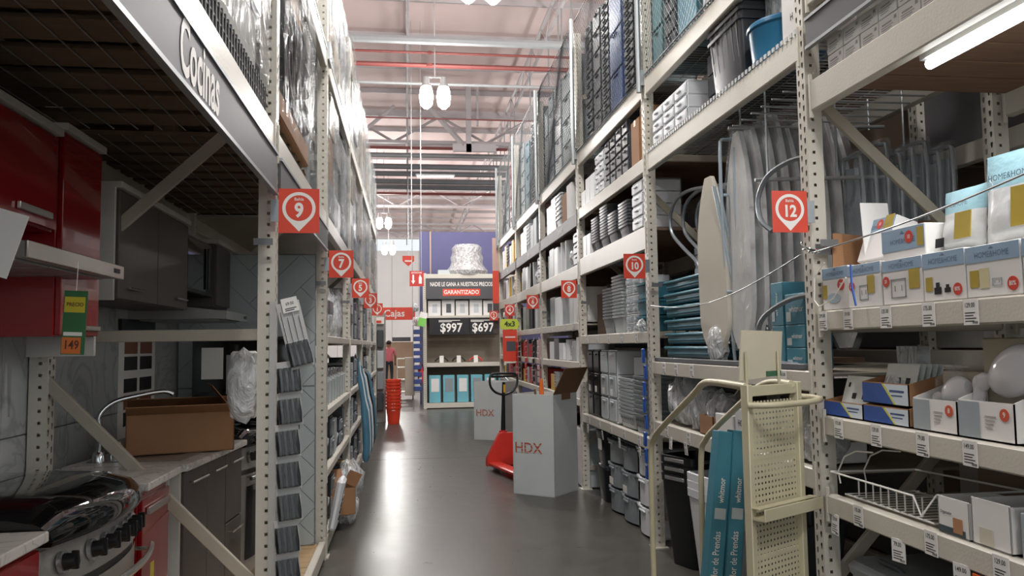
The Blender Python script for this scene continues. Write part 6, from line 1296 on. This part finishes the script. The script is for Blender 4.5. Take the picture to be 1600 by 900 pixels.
t = thing('white_card', 'white card corner at the left edge in front of the hood', 'card', (-1.08, 2.30, 1.72)); t.rotation_euler = (0, .3, 0); MB().box(-.1, 0, 0, 0, .003, .18).local('sheet', CARDW, t)
# blister packs hanging on the near left upright
BLK2 = mat('dark_brush_handle', '15181d', .28, 0, .1); BACK = mat('blister_back', 'b9b9b6', .35, 0, .06)
for i in range(9):
    z = 1.725 if i == 0 else 1.60 - .137 * i + .0
    if i == 8: z = 1.60 - .137 * 8
    x = -.555 + (.004 * ((i * 7) % 3)); t = thing('blister_pack', 'blister pack of four dark handled tools, %s down the near left upright' % ORD[i], 'pack', (x + .03, 3.585, z), 0, 'tool packs hanging on the near left upright'); t.rotation_euler = (-.12, -.10 if i else -.24, .12)
    h = .30 if i == 0 else .145; zz = -h
    MB().box(-.05, .006, zz, .052, .008, 0, .001).local('backing_card', BACK, t)
    for q in range(4):
        xx = -.036 + q * .024; m = MB(); m.tube([(xx, -.012, zz + .01), (xx, -.014, zz + .05), (xx, -.012, zz + .115)], [.0125, .0148, .011], 8); m.local('tool_handle', BLK2, t)
        if i == 0: m = MB(); m.tube([(xx, -.004, zz + .115), (xx, -.004, zz + .26 - .03 * (q % 2))], .003, 6); m.local('tool_shaft', STEEL, t)
    MB().box(-.046, -.028, zz + .005, .046, -.003, zz + .125, .010).local('clear_shell', mat('blister_clear', 'dfe6ea', .06, 0, .02, alpha=.10), t)
    if i == 0: m = MB(face('-Y', 0, 0, 0)); m.box(-.025, -.05, .01, .045, .015, .012); m.local('price_card', CARDW, t); m = MB(face('-Y', 0, 0, 0)); m.text('69.00', .02, Matrix.Translation((.01, -.012, .013)), .01, .8); m.box(-.015, -.035, .012, .035, -.031, .013); m.box(-.015, -.043, .012, .025, -.039, .013); m.local('lettering', BLACK, t, smooth=False)
t = thing('clip_strip', 'grey clip strip holding the dark handled packs', 'strip', (-.585, 3.60, .4)); MB().box(-.60, 3.598, .35, -.57, 3.600, 1.73).build('strip', BACK, t)
# ================================================================== LEFT: far bays
GLSJ = mat('clear_jar_glass', 'cdd6d8', .08, 0, .02, alpha=.45); 
def jar(x, y, z, r, h, label, grp):
    t = thing('glass_jar', label, 'jar', (x, y, z), 0, grp); MB().lathe([(r, 0), (r, h * .72), (r * .6, h * .84), (r * .62, h * .9)], 14).local('glass', GLSJ, t); MB().lathe([(r * .68, h * .88), (r * .68, h)], 12).local('lid', CHROME, t)
for b, (y0, y1, nm, k) in enumerate(((LY[2], LY[3], 'past sign 7', 0), (LY[3], LY[4], 'past sign 5', 1), (LY[4], LY[5], 'past sign 3', 2), (LY[5], LY[6], 'past sign 1', 3))):
    for z, lev in ((.145, 'bottom'), (.622, 'second'), (1.062, 'third'), (1.612, 'fourth')):
        y = y0 + .12; i = 0
        while y < y1 - .2:
            w_ = R.uniform(.20, .32); h = R.uniform(.22, .34) if z < 1.6 else R.uniform(.35, .6); d = .3; cx = LX - .03 - d / 2; lb = '%s, left rack %s, %s from the near post, %s shelf' % ('%s', nm, ORD[i], lev); g = 'goods on the %s shelf of the left rack %s' % (lev, nm)
            if k == 0 and lev == 'third': jar(cx + .06, y + w_ / 2, z, .085, .26, lb % 'clear jar', g)
            elif k == 0 and lev == 'fourth': bag(cx, y + w_ / 2, z, .13, w_ * .45, h * .45, lb % 'glittering clear bag', FILMD, None, g, i)
            elif (i + b) % 3 == 0: carton(cx, y + w_ / 2, z, d, w_, h, [BLK, CARDW, GRAY_D, GRAY_L][(i + k) % 4], lb % ['black box', 'white box', 'dark box', 'pale box'][(i + k) % 4], g, PI, tape=False)
            elif (i + b) % 3 == 1: bag(cx, y + w_ / 2, z, .14, w_ * .45, h * .5, lb % 'clear bagged item', FILMD, [GRAY_L, BLK, WHT][i % 3], g, i)
            else: drawer_tower(cx, y + w_ / 2, z, d, w_, h, 2, DK, GRAY_M, lb % 'dark drawer box', g, PI, lab=False)
            y += w_ + .03; i += 1
t = thing('white_fan_pack', 'white ribbed plastic item leaning out of the low left shelf', 'pack', (LX + .02, 6.25, .15)); t.rotation_euler = (0, .2, 0); MB().box(-.03, -.12, 0, .03, .12, .38, .02).local('panel', WHT, t)
for q in range(4): MB().box(.030, -.09, .08 + q * .05, .036, .09, .095 + q * .05).local('dark_slot', BLACK, t)
flapbox(LX - .02, 6.9, .13, .26, .3, .22, KRAFT, 'open brown carton low in the left rack past sign 7', rotz=.4, flaps=((1, 60), (2, 50)))
carton(LX - .0, 7.75, .34, .16, .12, .10, mat('gold_box', 'c0a05a', .4), 'small gold box atop the bags low on the left', tape=False)
for i, y in enumerate((5.98, 8.42)): 
    t = thing('junction_box', 'dark grey junction box on the left row, %s' % ['under sign 7', 'under sign 5'][i], 'box', (LX + .01, y + .35, 1.78)); MB().box(-.06, -.25, 0, .0, .05, .10, .006).local('housing', mat('grey_clamp', '77787a'), t)
# blue and white draped bundles leaning out on the left
UB = plastic('4f7f98', .4, 'sky_blue_cloth')
for i, (y, a) in enumerate(((8.9, UB), (9.15, WHT), (9.5, UB), (9.9, WHT), (10.3, BLK), (10.9, UB))):
    t = thing('draped_bundle', 'hanging %s bundle leaning from the left rack, %s in the row' % ({id(UB): 'sky blue', id(WHT): 'white', id(BLK): 'black'}[id(a)], ORD[i]), 'bundle', (LX + .05, y, .25), 0, 'bundles leaning out of the left rack'); m = MB()
    m.tube(smooth([(.0, 0, 1.15 - .05 * i), (.02, .03, .9), (.07, .06, .55), (.09, .08, .2), (.08, .08, 0)], 3), [.012] * 3 + [.026] * 3 + [.042] * 3 + [.04] * 3 + [.02], 9); m.local('cloth', a, t)
    MB().tube([(.0, 0, 1.15 - .05 * i), (-.03, 0, 1.2 - .05 * i)], .006, 5).local('hook', STEEL, t)
# ================================================================== LEFT: pallets on top
def pallet(x, y, z, d, w, label):
    t = thing('wood_pallet', label, 'pallet', (x, y, z), 0, 'wooden pallets on the left beams')
    for q in range(7): MB().box(-d / 2, -w / 2 + q * (w - .09) / 6, .10, d / 2, -w / 2 + q * (w - .09) / 6 + .09, .12, .002).local('deck_board', WOOD, t)
    for q in (-1, 0, 1): MB().box(q * (d / 2 - .05) - .045, -w / 2, .0, q * (d / 2 - .05) + .045, w / 2, .10, .002).local('stringer', WOOD, t)
CX = LX - .53; DIMW = mat('dimmed_white_carton', 'a3a39f', .7); DULLG = mat('dull_grey_goods', '83888a', .6); BRN = mat('shaded_kraft', '8a6e50', .7)  # white carton darkened in its colour to offset the strong lamp overhead
names_ = ['wrapped load over the word Cocinas', 'wrapped load just before sign 9']
for i, (y, w_) in enumerate(((1.5, 1.05), (2.85, 1.25))): pallet(CX, y, 2.525, .96, w_, 'wooden pallet on the near left beam, %s' % ['farther left', 'next to the near upright'][i])
wrap_stack(CX + .06, 1.5, 2.65, .90, 1.0, 1.5, (.25, .4), [DIMW, KRAFT, GRAY_D], names_[0], seed=2); wrap_stack(CX + .07, 2.85, 2.65, .88, 1.2, 1.6, (.25, .4), [KRAFT, GRAY_D, DIMW], names_[1], seed=3)
m = MB(); k = 0
for y in [1.0 + q * .045 for q in range(56)]: m.box(LX - .028, y, 2.53, LX - .020, y + .012, 2.66)
for q in range(3): m.box(LX - .029, .95, 2.54 + q * .05, LX - .022, 3.55, 2.548 + q * .05)
tag(m.build('pallet_guard_mesh', NETM, None, False, None, True), 'black mesh strip along the pallets above the Cocinas sign', 'mesh')
# load just past the first upright: carton, black folded goods, carton, film
pallet(CX, 4.45, 2.525, .96, 1.35, 'wooden pallet under the black folded goods')
t = thing('wrapped_stack', 'stack of black folded sheets between brown cartons in shiny film', 'pallet goods', (CX + .05, 4.42, 2.648), 0)
MB().box(-.44, -.58, 0, .46, .58, .13, .01).local('brown_carton', KRAFT, t)
for q in range(5): m = MB(); m.taper(0, 0, .135 + q * .115, .19 + q * .115, .80, 1.02, .96, 1.14, r=.12); m.taper(0, 0, .19 + q * .115, .245 + q * .115, .96, 1.14, .80, 1.02, r=.12); m.local('black_fold', BLK, t)
MB().box(-.40, -.52, .715, .42, .52, 1.05, .01).local('brown_carton', KRAFT, t)
for q in range(3): MB().box(-.42, -.56 + q * .5, 1.052, .44, -.1 + q * .48, 1.5, .01).local('tall_carton', DIMW, t)
m = MB(); K = 10; ring = []
for q in range(4 * K): s_, u = divmod(q, K); u = -1 + 2 * u / K; ring.append([(u, -1), (1, u), (-u, 1), (-1, -u)][s_])
vs = []; J = 16
for j in range(J + 1):
    for (a, b) in ring: z = 1.5 * j / J; g = 1.02 + .05 * abs(noise.noise(Vector((a * 2, b * 2, z * 3)))); vs.append((a * .47 * g + .005, b * .62 * g, z))
nR = len(ring); m.add(vs, [(j * nR + q, j * nR + (q + 1) % nR, (j + 1) * nR + (q + 1) % nR, (j + 1) * nR + q) for j in range(J) for q in range(nR)]); m.local('stretch_film', FILMC, t)
wrap_stack(CX, 5.45, 2.54, .92, .60, 2.2, (.5, .8), [DIMW, DULLG], 'tall white wrapped load before the second upright', seed=9)
kk = 0; TAN = mat('tan_carton', '9c8766', .7, 0, .08)
for b, (y0, y1) in enumerate(((LY[2], LY[3]), (LY[3], LY[4]), (LY[4], LY[5]), (LY[5], LY[6]))):
    for z, h, lev in ((2.54, 1.02, 'lower'), (3.76, 1.15, 'upper')):
        for q in range(3):
            w_ = (y1 - y0 - .16) / 3; y = y0 + .08 + w_ * (q + .5); kk += 1
            wrap_stack(CX + .04, y, z, .96, w_ - .05, h * R.uniform(.8, 1.0), (.2, .45), [[TAN, KRAFT, DULLG], [TAN, DIMW, GRAY_M], [DULLG, GRAY_M, DK]][(b + q) % 3], 'wrapped pallet load on the %s left beam %s, %s of three' % (lev, ['past sign 7', 'past sign 5', 'past sign 3', 'past sign 1'][b], ['near', 'middle', 'far'][q]), 'wrapped loads high on the left row', seed=kk + 10)
for q in range(2): wrap_stack(CX + .02, 4.4 + q * 1.05, 4.75 if q == 0 else 4.78, .9, .9, .01 + .3, (.1, .2), [TAN], 'small wrapped load at the very top beside the second upright, %s' % ['near', 'far'][q], seed=70 + q) if False else None
t = thing('beam_connector', 'pale riveted steel bracket high on the second left upright', 'bracket', (LX + .01, 5.95, 3.7)); MB().box(-.01, -.05, -.02, .012, .16, .12, .003).local('plate', STEEL, t)
for (a, b) in ((.12, .02), (.12, .09), (.04, .02)): m = MB(); m.tube([(.012, a, b), (.018, a, b)], .009, 8); m.local('rivet', CHROME, t)
# ================================================================== PERSON (far, seen from behind)
def person():
    J = {'pel': (0, 0, .98, .15), 'sp': (0, 0, 1.15, .145), 'ch': (0, .01, 1.34, .16), 'nk': (0, 0, 1.47, .06), 'hd0': (0, .0, 1.56, .075), 'hd': (0, .0, 1.63, .095), 'hd2': (0, 0, 1.70, .075),
         'sl': (-.18, 0, 1.41, .065), 'el': (-.24, .02, 1.13, .045), 'wl': (-.22, .16, .93, .03), 'sr': (.18, 0, 1.41, .065), 'er': (.25, .02, 1.13, .045), 'wr': (.24, .14, .92, .03),
         'hl': (-.09, 0, .92, .095), 'kl': (-.10, .02, .50, .065), 'al': (-.10, 0, .09, .045), 'tl': (-.11, .15, .04, .035), 'hr': (.09, 0, .92, .095), 'kr': (.11, .06, .50, .065), 'ar': (.11, -.04, .09, .045), 'tr': (.12, .10, .04, .035)}
    E = [('pel', 'sp'), ('sp', 'ch'), ('ch', 'nk'), ('nk', 'hd0'), ('hd0', 'hd'), ('hd', 'hd2'), ('ch', 'sl'), ('sl', 'el'), ('el', 'wl'), ('ch', 'sr'), ('sr', 'er'), ('er', 'wr'), ('pel', 'hl'), ('hl', 'kl'), ('kl', 'al'), ('al', 'tl'), ('pel', 'hr'), ('hr', 'kr'), ('kr', 'ar'), ('ar', 'tr')]
    for s, w_ in (('l', -1), ('r', 1)):
        wx, wy, wz, _ = J['w' + s]; J['p' + s] = (wx, wy + .04, wz - .06, .026); E.append(('w' + s, 'p' + s))
        for f in range(4): a = 'f%d%s' % (f, s); c = 'g%d%s' % (f, s); J[a] = (wx + (-.028 + f * .019), wy + .06, wz - .11, .010); J[c] = (wx + (-.028 + f * .019), wy + .055, wz - .15 + .006 * abs(f - 1), .008); E += [('p' + s, a), (a, c)]
        J['th' + s] = (wx - w_ * .04, wy + .07, wz - .08, .011); E.append(('p' + s, 'th' + s))
    ks = list(J); me = bpy.data.meshes.new('body'); me.from_pydata([J[k][:3] for k in ks], [(ks.index(a), ks.index(b)) for a, b in E], []); o = bpy.data.objects.new('body', me); C.objects.link(o)
    o.modifiers.new('s', 'SKIN'); o.modifiers.new('u', 'SUBSURF').levels = 2
    for i, k in enumerate(ks): r = J[k][3]; me.skin_vertices[0].data[i].radius = (r, r * (.75 if k in ('pel', 'sp', 'ch') else 1)); me.skin_vertices[0].data[i].use_root = (k == 'pel')
    dg = bpy.context.evaluated_depsgraph_get(); dg.update(); m2 = bpy.data.meshes.new_from_object(o.evaluated_get(dg)); bpy.data.objects.remove(o)
    for q in (mat('pink_shirt', 'c4626a', .7, 0, .08), mat('dark_trousers', '24262c', .7), mat('skin_tone', '8f6248', .55), mat('black_shoe', '141414', .5)): m2.materials.append(q)
    for p in m2.polygons:
        c = p.center; p.use_smooth = True
        p.material_index = 3 if c.z < .10 else (1 if c.z < .95 and abs(c.x) < .2 and c.y < .12 else (0 if .9 < c.z < 1.475 and (abs(c.x) < .21 or c.z > 1.2) else 2))
    t = thing('person', 'person in a pink shirt and dark trousers walking away', 'person', (-.68, 31, 0)); b = bpy.data.objects.new('body', m2); C.objects.link(b); b.parent = t
    MB().blob((0, -.02, 1.675), .098, .105, .085, .1, 3, 1, 3, False).local('hair', mat('dark_hair', '1c1714', .7), t)
    m = MB(); m.tube([(-.1, 0, 1.62), (-.105, 0, 1.65)], .014, 6); m.tube([(.1, 0, 1.62), (.105, 0, 1.65)], .014, 6); m.local('ears', MC['skin_tone'], t)
    m = MB(); m.tube([(0, .09, 1.64), (0, .115, 1.61)], .012, 6); m.local('nose', MC['skin_tone'], t)
person()
